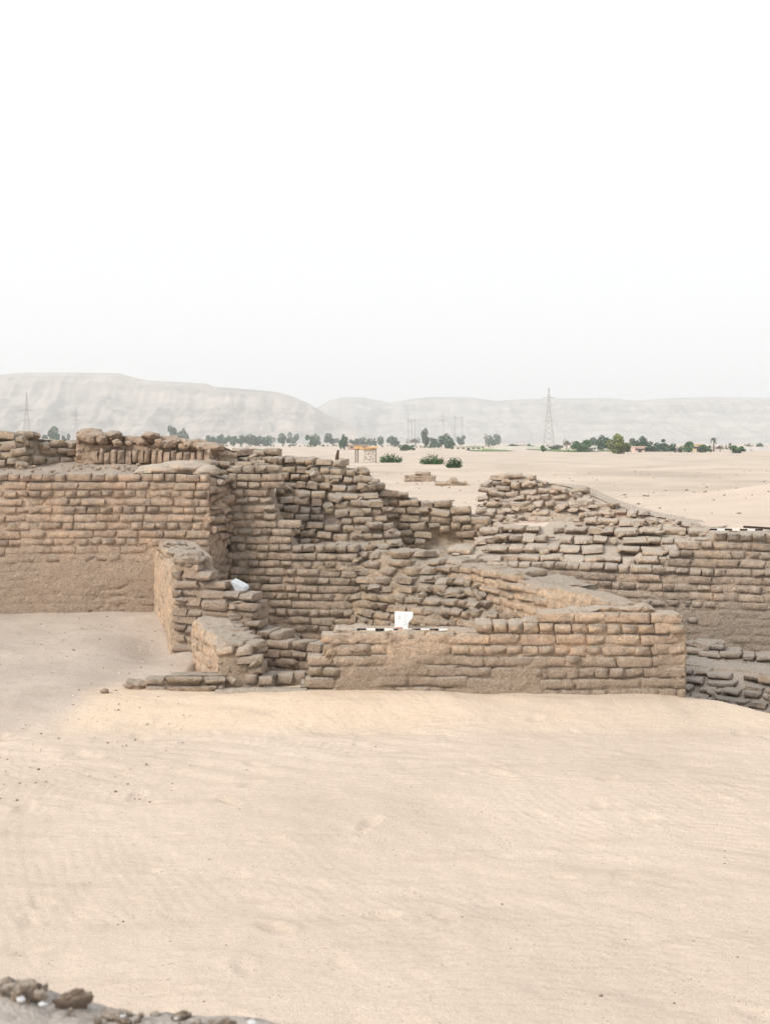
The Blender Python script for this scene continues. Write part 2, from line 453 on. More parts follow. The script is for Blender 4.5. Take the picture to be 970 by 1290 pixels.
def clod_mesh(name, seed, mat, sub=4, amp=0.34, freq=2.4, flat=1.0):
    bm = bmesh.new(); bmesh.ops.create_icosphere(bm, subdivisions=sub, radius=0.5)
    P = np.array([v.co[:] for v in bm.verts])
    d = 1 + amp * fbm(P[:, 0] * freq * 2 + seed * 3.1, P[:, 1] * freq * 2, P[:, 2] * freq * 2, seed, 4) * 1.6
    P = P * d[:, None]
    for v, p in zip(bm.verts, P): v.co = (p[0], p[1], p[2] * flat)
    me = bpy.data.meshes.new(name); bm.to_mesh(me); bm.free()
    me.polygons.foreach_set('use_smooth', [True] * len(me.polygons)); me.materials.append(mat)
    return me

def fragments(mat):
    key = (mat.name, 'frag')
    if key not in _bank: _bank[key] = [clod_mesh('brick', 400 + q, mat, sub=1, amp=0.35, freq=1.3) for q in range(8)]
    for me in _bank[key]: me.set_sharp_from_angle(angle=math.radians(38))
    return _bank[key]

# ------------------------------------------------------------------ walls
class Masonry:
    """one thing; collects bricks and mud cores from several faces"""
    def __init__(s, name, loc, label, cat='wall', group=None):
        s.root = empty(name, loc, label, cat, group); s.loc = Vector(loc); s.bricks = []
    def add(s, me, c, dims, rot): s.bricks.append((me, Vector(c), dims, rot))
    def part(s, name, me, c=(0, 0, 0), rot=(0, 0, 0), sc=(1, 1, 1), label=None, kind=None):
        o = link(name, me, s.root, Vector(c) - s.loc, rot, sc)
        return tag(o, label, kind=kind)
    def finish(s, cap=295, name='brick'):
        vis = [b for b in s.bricks]
        def size(b):
            d = b[1] - Vector((0, 0, H)); px = 485 + d.x / max(d.y, .1) * F
            on = -30 < px < 1000
            return (b[2][0] * b[2][2]) / d.y ** 2 * (1 if on else 0.001)
        vis.sort(key=lambda b: -size(b))
        for me, c, dims, rot in vis[:cap]:
            o = bpy.data.objects.new(name, me); COL.objects.link(o); o.parent = s.root
            o.location = c - s.loc; o.rotation_euler = rot; o.scale = dims
        rest = vis[cap:]
        if rest:
            vs, fs, off = [], [], 0
            for me, c, dims, rot in rest:
                M = Matrix.Translation(c - s.loc) @ Euler(rot).to_matrix().to_4x4() @ Matrix.Diagonal((*dims, 1))
                for v in me.vertices: vs.append(tuple(M @ v.co))
                for p in me.polygons: fs.append(tuple(i + off for i in p.vertices))
                off += len(me.vertices)
            m2 = mesh_np('outer_bricks', vs, fs, rest[0][0].materials[0])
            o = link('outer_bricks', m2, s.root); o['kind'] = 'stuff'

def face(T, path, top, base, mat, style='worn', ch=0.118, lean=None, cover=None, thick=0.42, jit=1.0, drop=0.0,
         rows=2, core_mat=None, top_rise=0.0, Ls=0.345, Lh=0.172, bond=True, seed=1, core=True, step=0.025, skip=None,
         rowdepth=None, topdrop=0.05, cname='mud_core', rough=1.0, zofs=0.0, endcap=True, gap=0.008, wave=0.012, noisy_top=0.02, maxk=99, leanw=None, imprint=0.022, debris=0, dsize=(0.06, 0.2)):
    """path [(px,Y)], top [(px,py)] silhouette, base = z or [(px,z)], lean(z)-> metres set back at height z"""
    lean0 = lean or (lambda z: 0.0 * np.asarray(z, float))
    lean = (lambda z, s_: lean0(z) * leanw(s_)) if leanw else (lambda z, s_: lean0(z))
    R = random.Random(seed * 131 + 7)
    P = np.array([(X_(p, Y), Y) for p, Y in path]); PXs = np.array([p for p, Y in path], float)
    seg = np.linalg.norm(np.diff(P, axis=0), axis=1); S = np.concatenate([[0], np.cumsum(seg)]); Lt = S[-1]
    def pos(s_): return np.stack([np.interp(s_, S, P[:, 0]), np.interp(s_, S, P[:, 1])], -1)
    sd = np.linspace(0, Lt, max(3, int(Lt / step)))
    pd = pos(sd); pxd = 485 + pd[:, 0] / pd[:, 1] * F
    # silhouette -> height
    tp = np.interp(pxd, [a for a, b in top], [b for a, b in top]); Yd = pd[:, 1].copy(); zt = Z_(tp, Yd)
    for _ in range(12): zt = 0.5 * zt + 0.5 * Z_(tp, Yd + lean(zt, sd))
    if isinstance(base, (int, float)): zb = np.full_like(zt, base)
    else: zb = np.interp(pxd, [a for a, b in base], [b for a, b in base])
    tan = np.gradient(pd, axis=0); tan /= np.linalg.norm(tan, axis=1)[:, None] + 1e-9
    kk = max(1, int(0.12 / step))
    tan = np.stack([np.convolve(np.pad(tan[:, i], kk, 'edge'), np.ones(2 * kk + 1) / (2 * kk + 1), 'valid') for i in (0, 1)], -1)
    nor = np.stack([tan[:, 1], -tan[:, 0]], -1)
    fz = lambda s_: float(np.interp(s_, sd, zt)); fb = lambda s_: float(np.interp(s_, sd, zb))
    REC = 0.017
    cover = cover or (lambda s_, z_: -REC + 0 * z_)
    # ---- bricks
    bm_ = brick_meshes(mat, style)
    z0g = float(zb.min()) + zofs; nk = int((zt.max() - z0g) / ch) + 1
    for k in range(min(nk, maxk)):
        zc0 = z0g + k * ch
        stretch = (k % 2 == 0) if bond else (R.random() < 0.5)
        s_ = -R.uniform(0, Ls if stretch else Lh)
        while s_ < Lt:
            isS = stretch if R.random() > (0.08 if bond else 0.4) else not stretch
            L = (Ls if isS else Lh) * R.uniform(0.9, 1.1)
            a, b_ = max(s_, 0), min(s_ + L, Lt); s_ += L
            if b_ - a < 0.07: continue
            sc = (a + b_) / 2; L2 = b_ - a
            zw = zc0 + wave * float(vn(sc * 0.8, k * 0.13, 0, seed)) * 2
            zmid = zw + ch / 2
            if zmid + ch * 0.05 > fz(sc) or zmid < fb(sc) - ch * 0.4: continue
            cv = float(cover(np.array([sc]), np.array([zmid]))[0]) if cover else -REC
            cv += 0.020 * float(vn(sc * 1.6, zmid * 2.4, 5, seed + 3))
            if cv > 0.012: continue
            if R.random() < drop: continue
            if skip and skip(sc, zmid): continue
            p = pos(np.array([sc]))[0]; i = int(np.clip(sc / Lt * (len(sd) - 1), 0, len(sd) - 1))
            t = tan[i]; n = nor[i]; ang = math.atan2(t[1], t[0])
            lb = float(lean(zmid, sc))
            setb = float(lean(zmid + ch, sc)) - lb
            D = rowdepth or (0.17 if isS else 0.33)
            D = max(D, setb + 0.12)
            near_top = fz(sc) - zmid < ch * 1.8
            nr = 1
            if near_top or setb > 0.12: nr = rows
            for r_ in range(nr):
                off = lb + D / 2 + r_ * (D + 0.01)
                if r_ and off + D / 2 > thick + lb: break
                if r_ and R.random() < 0.12: continue
                jo = R.gauss(0, 0.008 * jit)
                cxy = p - n * (off + jo)
                rot = (R.gauss(0, 0.02) * jit, R.gauss(0, 0.018) * jit, ang + R.gauss(0, 0.025) * jit)
                dims = ((L2 - gap * R.uniform(.6, 1.4)), D * R.uniform(0.95, 1.06), (ch - gap * R.uniform(.4, 1.2)) * R.uniform(0.95, 1.04))
                T.add(bm_[R.randrange(len(bm_))], (cxy[0], cxy[1], zmid + R.gauss(0, 0.004) * jit), dims, rot)
    # ---- broken pieces lying on the slope
    for _ in range(debris):
        sc = R.uniform(0, Lt); z_ = R.uniform(fb(sc), max(fz(sc) - 0.01, fb(sc) + .02)); p = pos(np.array([sc]))[0]; i = int(np.clip(sc / Lt * (len(sd) - 1), 0, len(sd) - 1))
        a_ = R.uniform(*dsize); q = p - nor[i] * (float(lean(z_, sc)) + a_ * 0.15)
        fr = fragments(mat)
        T.add(fr[R.randrange(len(fr))] if R.random() < .7 else bm_[R.randrange(len(bm_))], (q[0], q[1], z_), (a_ * R.uniform(1, 1.7), a_, a_ * R.uniform(.4, .7)), (R.gauss(0, .3), R.gauss(0, .3), R.uniform(-1.2, 1.2)))
    # ---- mud core
    if core:
        m_top = zt - topdrop + noisy_top * fbm(sd * 3, 0, 1, seed + 40, 3)
        w_ = max(1, int(0.10 / step))
        m_top = np.min(np.stack([np.roll(np.pad(m_top, w_, 'edge'), q)[w_:-w_] for q in range(-w_, w_ + 1)]), 0)
        m_top = np.maximum(m_top, zb + 0.03)
        nz = max(4, int((zt.max() - zb.min()) / 0.018)); rowsP = []
        sl_ = 1.0 if float(np.max(lean0(np.linspace(zb.min(), zt.max(), 20))) - lean0(zb.min())) > 0.35 else 0.0
        def imp(s__, z__):
            a_ = s__ + 0.03 * fbm(s__ * 5, z__ * 5, 1, seed + 70, 2); b_ = z__ + 0.016 * fbm(s__ * 4, z__ * 6, 2, seed + 71, 3) - wave * 2 * vn(s__ * .8, 0, 0, seed)
            c_ = (b_ - z0g) / ch; k_ = np.floor(c_); d_ = np.minimum(c_ - k_, 1 - c_ + k_) * ch
            Lk = np.where(k_ % 2 == 0, Ls, Lh); e_ = a_ / Lk + k_ * 0.37; e_ = np.abs(e_ - np.round(e_)) * Lk
            g_ = np.maximum(np.exp(-(d_ / .014) ** 2), np.exp(-(e_ / .013) ** 2) * 0.9)
            cr_ = 0.024 * np.exp(-(fbm(s__ * 0.9, z__ * 6.5, 6, seed + 80, 4) / .03) ** 2) * ss(0.05, 0.25, fbm(s__ * .9, z__ * 1.6, 8, seed + 81, 2))
            return -cr_ - imprint * g_ * ss(-0.35, 0.2, fbm(s__ * 1.6, z__ * 2.2, 3, seed + 72, 3))
        for v in np.linspace(0, 1, nz):
            zz = zb - 0.12 + (m_top - zb + 0.12) * v
            cv = cover(sd, zz) + rough * (0.018 * fbm(sd * 3.1, zz * 4, seed, seed + 50, 4) + 0.013 * fbm(sd * 11, zz * 15, seed, seed + 51, 4, 0.65)) + imp(sd, zz)
            edge = 0.035 * ss(0.93, 1.0, v)
            o_ = lean(zz + ch * 0.6 * sl_, sd) - cv + edge
            q = pd - nor * o_[:, None]
            rowsP.append(np.stack([q[:, 0], q[:, 1], zz], -1))
        nt_ = max(3, int(thick / 0.03))
        lt = lean(m_top + ch * 0.6 * sl_, sd)
        for v in np.linspace(0, 1, nt_ + 1)[1:]:
            q = pd - nor * (lt + thick * v + 0.02)[:, None]
            zz = m_top + top_rise * thick * v + rough * (0.022 * fbm(q[:, 0] * 4, q[:, 1] * 4, 0, seed + 60, 4) + 0.016 * fbm(q[:, 0] * 15, q[:, 1] * 15, 0, seed + 61, 4)) * (1 if v < 1 else 0) + 0.012
            rowsP.append(np.stack([q[:, 0], q[:, 1], zz], -1))
        q = pd - nor * (lt + thick + 0.03)[:, None]
        rowsP.append(np.stack([q[:, 0], q[:, 1], zb - 0.12], -1))
        A = np.stack(rowsP)
        if endcap:      # close both ends by pinching in one more column
            cl = A[:, :1].copy(); cr = A[:, -1:].copy()
            mid = (A[0] + A[-1]) / 2
            for cc, e in ((cl, 0), (cr, -1)):
                cc[:, 0, 0] = mid[e, 0] * 0.9 + cc[:, 0, 0] * 0.1; cc[:, 0, 1] = mid[e, 1] * .9 + cc[:, 0, 1] * 0.1
            A = np.concatenate([cl, A, cr], 1)
        A = A - np.array(T.loc)[None, None]
        cme = grid_mesh(cname, A[:, ::1], core_mat or mat)
        T.part(cname, cme, T.loc)
    return sd, zt

# --- 1 tall left wall
def lerpz(pts):
    zs = [a for a, b in pts]; vs = [b for a, b in pts]
    return lambda z: np.interp(np.asarray(z, float), zs, vs)

T = Masonry('mudbrick_wall', (X_(100, 18.4), 18.4, 0.3), 'tall tan mudbrick wall on the left with a smooth plastered foot')
cov = lambda s, z: np.interp(z + 0.26 * fbm(s * 1.6, z * 1.8, 4, 71, 4), [0.75, 0.95, 1.15, 1.45], [0.03, 0.014, -0.004, -0.019])
face(T, [(-150, 18.3), (264, 18.5)], [(-150, 597), (190, 596), (262, 596), (264, 598)], 0.2, M_LEFT, 'neat', cover=cov, thick=3.2, rows=2, top_rise=0.12, imprint=0.012, seed=2, jit=0.9, topdrop=0.06)
# broken end of that wall
def cov_end(s, z): return -0.05 + 0.11 * fbm(s * 6, z * 5, 2, 77, 3)
face(T, [(264, 18.52), (278, 18.75), (295, 19.15)], [(264, 598), (280, 600), (292, 606), (295, 612)], 0.5, M_LEFT, 'rough', cover=cov_end, thick=0.9, jit=3.5, drop=0.38, seed=3, bond=False, rows=1, endcap=False, debris=14)
R = random.Random(91)
for _ in range(46):
    Yc = R.uniform(18.65, 19.6); px = R.uniform(-5, 258); a_ = R.uniform(.03, .09)
    fr = fragments(M_LEFT); T.add(fr[R.randrange(8)], (X_(px, Yc), Yc, 2.33 + 0.12 * (Yc - 18.45)), (a_ * 1.4, a_, a_ * .7), (R.gauss(0, .3), 0, R.uniform(0, 3)))
T.finish(); LW = T

# --- 2 back wall of the room
T = Masonry('mudbrick_wall', (X_(370, 18.9), 18.9, -0.1), 'grey-brown coursed mudbrick wall at the back of the sunken room')
face(T, [(288, 19.08), (450, 18.85)], [(288, 600), (298, 588), (345, 590), (347, 622), (358, 650), (370, 668), (380, 684), (388, 688), (450, 690)], -0.16, M_ROOM, 'worn', thick=0.5, seed=4, jit=1.1, rows=2, cover=lambda s, z: -0.022 + 0 * z, topdrop=0.13)
T.finish()

# --- 3 heap of collapsed brickwork above the room
T = Masonry('collapsed_brickwork', (X_(410, 19.6), 19.6, 1.1), 'steep heap of loose weathered mudbricks above the sunken room', 'ruin')
face(T, [(338, 19.35), (400, 19.3), (455, 19.22), (520, 19.3)], [(338, 575), (360, 573), (385, 577), (410, 582), (440, 586), (468, 592), (478, 602), (486, 614), (494, 634), (502, 660), (510, 692)], [(338, 1.0), (484, 1.0)], M_RUB, 'rough',
     lean=lerpz([(1.0, 0), (1.2, 0.15), (1.8, 0.42), (2.4, 0.9)]), thick=0.8, seed=5, jit=3.2, drop=0.07, rows=2, bond=False, debris=40, Ls=0.25, Lh=0.17, wave=0.035, gap=0.02, cover=lambda s, z: -0.065 + 0.08 * fbm(s * 3, z * 4, 1, 80, 3), topdrop=0.1, ch=0.122, zofs=0.03)
# long lower steps on its right
face(T, [(380, 18.95), (452, 18.8), (560, 18.9)], [(380, 684), (455, 683), (500, 693), (560, 702)], 1.0, M_RUB, 'rough', lean=lerpz([(1.0, 0.0), (1.3, 0.5)]), thick=0.8, rows=2, jit=3, seed=6, bond=False, Ls=.28, Lh=.18, debris=15)
T.finish()

# --- 3b the upper edge between the tall wall and the heap
T = Masonry('mudbrick_wall', (X_(300, 19.6), 19.6, 2.2), 'broken shoulder of mudbrick between the tall left wall and the loose heap')
face(T, [(262, 19.0), (300, 19.35), (345, 19.5)], [(262, 584), (300, 583), (345, 586)], 1.9, M_RUB, 'rough', lean=lerpz([(1.9, 0), (2.5, 0.4)]), thick=0.6, rows=2, jit=3.5, seed=7, bond=False, Ls=.24, Lh=.17, debris=10)
face(T, [(250, 20.2), (300, 20.3), (348, 20.3), (430, 20.9)], [(250, 560), (300, 567), (348, 570), (400, 577), (430, 582)], 2.2, M_RUB, 'rough', lean=lerpz([(2.2, 0), (2.7, 0.5)]), thick=0.8, rows=2, jit=3.5, seed=8, bond=False, Ls=.24, Lh=.17, debris=30)
T.finish()

# --- 4 broken stepped wall in the middle distance
T = Masonry('mudbrick_wall', (X_(545, 20.0), 20.0, 1.0), 'low broken mudbrick wall with a dark hollow under its bricks, stepping down right')
hollow = lambda s, z: (0.95 < s < 1.5 and z < 1.36) or (0.1 < s < 0.45 and z > 1.28 and z < 1.42)
face(T, [(464, 19.95), (545, 20.0), (618, 19.9)], [(464, 602), (485, 612), (523, 620), (527, 628), (562, 633), (590, 640), (592, 645), (612, 648), (616, 665)], 0.92, M_RUB, 'rough', lean=lerpz([(0.9, 0), (1.9, 0.28)]), thick=0.6,
     rows=2, jit=3.2, seed=9, bond=False, skip=hollow, cover=lambda s, z: -0.07 - 0.16 * np.exp(-((s - 1.2) / 0.3) ** 2 - ((z - 1.22) / 0.14) ** 2), wave=0.03, Ls=0.3, Lh=0.18)
T.finish()

# --- 5 rubble face on the right of the room
T = Masonry('collapsed_brickwork', (X_(560, 17.8), 17.8, -0.1), 'rough crumbling brick face right of the sunken room behind the white sign', 'ruin')
cov5 = lambda s, z: -0.03 + 0.05 * fbm(s * 2.2, z * 2.5, 1, 90, 4) 
face(T, [(441, 18.82), (452, 18.74), (500, 18.2), (560, 17.6), (640, 16.8), (669, 16.55)], [(441, 690), (470, 693), (520, 703), (560, 713), (600, 723), (640, 731), (669, 739)], -0.16, M_RUB, 'rough', lean=lerpz([(-0.2, 0), (0.45, 0.10), (0.8, 0.50), (1.05, 1.0), (1.3, 1.6)]),
     thick=0.9, rows=2, jit=2.1, drop=0.06, debris=40, gap=0.016, wave=0.04, seed=10, leanw=lambda s_: 0.15 + 0.85 * ss(0.2, 1.3, s_), bond=False, cover=cov5, rough=1.8, Ls=0.32)
T.finish()

# --- 6 diagonal cross wall with light from the left in its plaster colour
T = Masonry('mudbrick_wall', (X_(700, 16.0), 16.0, -0.1), 'plastered cross wall with light painted into its colour, running diagonally behind the right end of the front wall')
cov6 = lambda s, z: np.where(s > 2.3, 0.002, -0.02) + 0.018 * fbm(s * 2, z * 3, 1, 91, 4)
face(T, [(556, 18.75), (669, 16.5), (788, 14.85)], [(556, 706), (600, 716), (640, 727), (669, 737), (700, 741), (740, 748), (765, 756), (780, 765), (788, 775)], -0.16, M_SKEW, 'rough', thick=0.36, rows=1, jit=1.5, seed=11, cover=cov6, topdrop=0.02, gap=0.012)
T.finish()

# --- 7 long right back wall
T = Masonry('mudbrick_wall', (X_(850, 17.8), 17.8, -0.1), 'long dun mudbrick wall at the right behind the pit, carrying a scale bar')
cov7 = lambda s, z: np.interp(z + 0.12 * fbm(s * 0.8, z, 4, 93, 3), [0.2, 0.42, 0.6, 0.95], [0.03, 0.014, -0.006, -0.022]) + np.interp(s, [0, 1.4, 2.2], [0.03, 0.025, 0.0])
face(T, [(600, 18.75), (1110, 17.35)], [(600, 709), (640, 711), (826, 711), (829, 701), (842, 700), (845, 690), (862, 688), (866, 679), (895, 677), (898, 671), (1110, 671)], -0.16, M_RIGHT, 'worn', thick=0.55, rows=2, cover=cov7, seed=12, jit=1.0, topdrop=0.035)
T.finish()

# --- 8 stepped terraces and mound behind it
T = Masonry('stepped_brick_mound', (X_(720, 19.3), 19.3, 1.0), 'long stepped mound of dusty mudbrick terraces rising behind the right wall', 'ruin')
def lean8(z): return np.interp(np.asarray(z, float), [0.95, 1.08, 1.62, 2.0, 2.35], [0.0, 0.1, 1.7, 2.05, 2.5])
face(T, [(556, 19.1), (600, 18.9), (1000, 17.85)], [(556, 700), (566, 688), (596, 658), (760, 656), (845, 662), (870, 664), (900, 670), (1000, 680)], 0.95, M_TERR, 'rough',
     lean=lambda z: np.interp(np.asarray(z, float), [0.95, 1.08, 1.62, 2.0], [0.0, 0.1, 1.75, 2.4]), thick=1.5, rows=2, jit=2.3, seed=13, bond=False, drop=0.10, Ls=0.34, Lh=0.2, wave=0.05, cover=lambda s, z: -0.03 + 0.06 * fbm(s * 2, z * 5, 0, 95, 3), topdrop=0.02, noisy_top=0.03, debris=60, dsize=(0.06, 0.16), rowdepth=0.22)
face(T, [(598, 20.5), (700, 20.3), (1000, 18.9)], [(598, 640), (604, 614), (612, 604), (622, 599), (650, 598), (680, 606), (720, 618), (760, 632), (800, 645), (840, 654), (870, 660), (896, 667), (1000, 690)], 1.4, M_TERR, 'rough',
     lean=lambda z: np.interp(np.asarray(z, float), [1.4, 1.6, 2.35], [0.0, 0.1, 0.95]), thick=0.8, rows=1, jit=4.5, seed=43, bond=False, drop=0.16, Ls=0.27, Lh=0.16, wave=0.05, gap=0.016, ch=0.10, cover=lambda s, z: -0.035 + 0.05 * fbm(s * 2, z * 5, 0, 96, 3), topdrop=-0.01, noisy_top=0.035, debris=110, dsize=(0.06, 0.18))
T.finish()

# --- 9 front wall
T = Masonry('mudbrick_wall', (X_(620, 14.2), 14.2, 0.0), 'low front mudbrick wall rising to the right, with a scale bar and white sign on its top')
def cov9(s, z):
    x = s + X_(380, 14.2)
    warmr = ss(1.0, 1.5, x)         # bricks show clearly only towards the right
    a = np.interp(z + 0.08 * fbm(s * 1.3, z * 2, 4, 97, 3), [0.02, 0.2, 0.42], [0.012, -0.003, -0.02])
    b = np.interp(z, [0.3, 0.56, 0.68], [0.018, 0.012, -0.014]) + 0.012 * fbm(s * 2.2, z * 3, 6, 141, 3)
    r_ = a * warmr + b * (1 - warmr)
    return np.where(s < 0.34 + 0.1 * np.sin(z * 9), -0.02, r_)
topE = [(378, 862), (381, 852), (385, 849), (387, 838), (392, 835), (393, 822), (399, 818), (402, 807), (406, 804), (407, 792), (430, 793), (598, 795), (600, 787), (640, 786), (664, 783), (688, 780), (700, 771), (718, 768), (786, 767), (795, 769), (803, 765), (830, 767), (842, 773), (846, 780), (862, 783), (864, 786)]
face(T, [(378, 14.2), (620, 14.15), (864, 14.15)], topE, -0.2, M_FRONT, 'neat', thick=0.40, rows=2, cover=cov9, seed=14, jit=1.0, topdrop=0.025, Ls=0.37, Lh=0.185, gap=0.012, ch=0.121,  rough=1.7, imprint=0.042, noisy_top=0.02, debris=0)
# its right-hand end face
face(T, [(863.5, 14.17), (846, 14.56)], [(840, 779), (864, 786)], -0.4, M_FRONT, 'worn', thick=0.3, rows=1, cover=lambda s, z: 0.0 + 0.02 * fbm(s * 3, z * 3, 1, 98, 3), seed=15, core=False)
T.finish(); FW = T

# --- 10 wall with the long smooth flank, left of the room
T = Masonry('mudbrick_wall', (X_(235, 16.4), 16.4, 0.0), 'stair-stepped mudbrick wall with a smooth streaked left flank, left of the room')
face(T, [(196.5, 18.5), (218, 16.45)], [(196, 680), (201, 681), (210, 692), (218, 701)], -0.2, M_SKEW, 'worn', thick=0.5, rows=2, cover=lambda s, z: np.interp(z, [1.15, 1.27], [0.03, -0.03]) + 0.02 * fbm(s * 2, z * 1.2, 1, 99, 4), imprint=0.004, seed=16,  jit=2, topdrop=0.03, rough=1.2)
face(T, [(217, 16.45), (330, 16.1), (402, 15.7)], [(217, 701), (232, 703), (236, 712), (262, 716), (266, 728), (284, 734), (296, 745), (318, 748), (324, 760), (327, 772), (329, 785), (350, 792), (360, 800), (364, 806), (402, 808)], -0.3, M_LEFT, 'rough', thick=0.45, rows=3, jit=2.0, seed=17,
     cover=lambda s, z: -0.025 + 0.02 * fbm(s * 2, z * 2, 1, 100, 3), Ls=0.36, Lh=0.2, topdrop=0.1, endcap=False, debris=10)
for (px, Yc, py, wx, hz, q) in [(241, 16.52, 702, .40, .22, 0), (226, 16.7, 694, .3, .12, 1), (254, 16.6, 713, .3, .12, 2), (232, 17.2, 690, .34, .12, 3), (222, 17.6, 684, .3, .1, 4)]:
    T.part('melted_mud', clod_mesh('melted_mud', 60 + q, M_RUB, amp=0.3), (X_(px, Yc), Yc, Z_(py, Yc) - .03), (0.1, -.1, q), (wx, .36, hz))
T.finish(); BW = T

# --- 11 short spur wall
T = Masonry('mudbrick_wall', (X_(280, 14.6), 14.6, 0.0), 'short spur wall with grey topping bricks and a worn orange front')
cv11 = lambda s, z: 0.004 + 0.045 * fbm(s * 3, z * 3, 1, 101, 4)
face(T, [(243, 15.95), (246, 15.6), (277, 14.32)], [(243, 776), (250, 778), (262, 792), (277, 816)], -0.2, M_SKEW, 'rough', thick=0.38, rows=1, jit=2, cover=cv11, seed=18,  rough=1.5)
face(T, [(275, 14.32), (343, 14.25)], [(275, 815), (316, 813), (320, 816), (324, 836), (333, 842), (336, 852), (342, 856)], -0.2, M_FRONT, 'rough', thick=0.40, rows=1, jit=2, cover=lambda s, z: cv11(s, z) - 0.016, imprint=0.03, debris=6, seed=19,  rough=1.5)
bm_ = brick_meshes(M_ROOM, 'rough'); R = random.Random(3)
for k in range(7):
    f = k / 6.0; Yc = 15.75 - 1.3 * f; xc = X_(248 + 38 * f, Yc) + 0.2; zc = Z_(784 + 28 * f, Yc) + 0.005
    for q in (0, 1):
        T.add(bm_[R.randrange(14)], (xc - 0.08 + q * 0.19, Yc + 0.04 * q, zc + R.uniform(-.008, .012)), (0.20, 0.23, 0.08), (R.gauss(0, .05), R.gauss(0, .05), -0.3 + R.gauss(0, .1)))
T.finish()

# --- 12 kerb and threshold
T = Masonry('low_kerb', (X_(225, 14.35), 14.35, 0.0), 'low two-course kerb of dark mudbricks lying left of the spur wall', 'kerb')
face(T, [(182, 14.3), (282, 14.22)], [(182, 856), (230, 852), (282, 851)], -0.045, M_ROOM, 'rough', ch=0.10, zofs=0.01, thick=0.25, rows=1, jit=1.5, seed=20, Ls=0.62, Lh=0.40, cover=lambda s, z: -0.03 + 0 * z, topdrop=0.02)
T.part('broken_end', clod_mesh('broken_end', 4, M_ROOM, amp=0.5), (X_(172, 14.45), 14.42, 0.02), (0, 0.15, 0.2), (0.26, 0.22, 0.17))
T.finish()
T = Masonry('threshold', (X_(350, 14.4), 14.4, 0.0), 'two-brick mudbrick threshold between the spur wall and the front wall', 'threshold')
face(T, [(336, 14.42), (384, 14.42)], [(336, 850), (384, 850)], 0.05, M_FRONT, 'worn', thick=0.3, rows=1, jit=1, seed=21, Ls=0.185, Lh=0.185, topdrop=0.03, maxk=2)
face(T, [(270, 14.12), (386, 14.1)], [(270, 864), (386, 864)], -0.1, M_FRONT, 'rough', thick=0.12, rows=1, jit=1, seed=22, cover=lambda s, z: 0.03 + 0.015 * fbm(s * 3, z * 3, 0, 7, 3))
T.finish()

# --- 13 slate-grey steps down into the pit
T = Masonry('pit_steps', (X_(930, 15.8), 15.8, -0.4), 'dark slate-grey flat brick steps descending into the pit at the right edge', 'steps')
face(T, [(846, 15.3), (905, 15.1), (1060, 14.2)], [(846, 836), (870, 838), (930, 848), (1060, 862)], -0.62, M_DARK, 'rough', ch=0.075, lean=lerpz([(-0.62, -0.15), (-0.3, 0.22), (0.02, 0.85)]), thick=0.6, rows=3, jit=2.8, imprint=0, seed=23, bond=False, debris=45, Ls=0.40, Lh=0.22, wave=0.03, drop=0.05, topdrop=0.02)
T.finish()
T = Masonry('brick_pile', (X_(910, 16.8), 16.8, -0.1), 'small pile of loose dark bricks at the foot of the long right wall', 'brick pile')
face(T, [(850, 17.2), (880, 16.95), (1060, 16.5)], [(850, 808), (905, 812), (912, 820), (945, 822), (970, 828), (1060, 835)], -0.35, M_DARK, 'rough', ch=0.085, lean=lerpz([(-0.35, -0.25), (0.1, 0.3)]), thick=0.5, rows=2, jit=3.5, seed=24, bond=False, Ls=0.28, Lh=0.17, wave=0.03, drop=0.1, core_mat=M_RUB)
T.finish()

# --- 14, 15 walls on top of the tall mass
T = Masonry('rubble_wall', (X_(40, 20.0), 20.0, 2.4), 'rounded grey rubble bricks heaped on the ledge at far left', 'ruin')
face(T, [(-60, 19.0), (30, 19.15), (62, 19.7), (112, 20.1)], [(-60, 556), (0, 556), (15, 551), (25, 545), (60, 546), (62, 550), (85, 553), (112, 556)], 2.3, M_RUB, 'rough', ch=0.12, lean=lerpz([(2.3, 0), (2.9, 0.3)]), thick=1.0, rows=2, jit=4.5, seed=25, bond=False, Ls=0.23, Lh=0.16, drop=0.05, wave=0.04, cover=lambda s, z: -0.08 + 0.03 * fbm(s * 3, z * 3, 0, 9, 3))
T.part('boulder', clod_mesh('boulder', 5, M_TERR, amp=0.15), (X_(46, 20.0), 19.95, Z_(549, 20)), (0, 0, 0), (0.16, 0.14, 0.11))
T.finish()
T = Masonry('rowlock_wall', (X_(185, 19.9), 19.9, 2.4), 'row of upright bricks under a crumbling mud cap on the ledge', 'wall')
R = random.Random(9)
bm_ = brick_meshes(M_LEFT, 'worn')
px = 116.0
while px < 262:
    wd = R.uniform(0.085, 0.12)
    Yc = 19.75
    T.add(bm_[R.randrange(14)], (X_(px, Yc) + wd / 2, Yc + 0.1 + R.gauss(0, .012), Z_(577 + R.uniform(-1.8, 1.5), Yc)), (wd - 0.012, 0.28, 0.23 * R.uniform(.78, 1.08)), (R.gauss(0, .03), R.gauss(0, .05), R.gauss(0, .06)))
    px += wd * F / Yc
face(T, [(112, 19.72), (268, 19.72)], [(112, 585), (268, 587)], 2.3, M_LEFT, 'rough', ch=0.08, thick=0.5, rows=1, jit=2, seed=26, bond=False)
face(T, [(96, 19.95), (250, 19.95), (300, 20.15)], [(96, 556), (100, 546), (110, 543), (125, 545), (135, 550), (150, 551), (175, 552), (215, 551), (250, 555), (285, 561), (300, 568)], 2.25, M_LEFT, 'rough', ch=0.13, thick=1.2, rows=1, jit=3, seed=27, bond=False,
     cover=lambda s, z: -0.02 + 0.07 * fbm(s * 2.5, z * 5, 0, 104, 4), drop=0.45, topdrop=0.0, noisy_top=0.06, rough=2, skip=lambda s, z: z < 2.62)
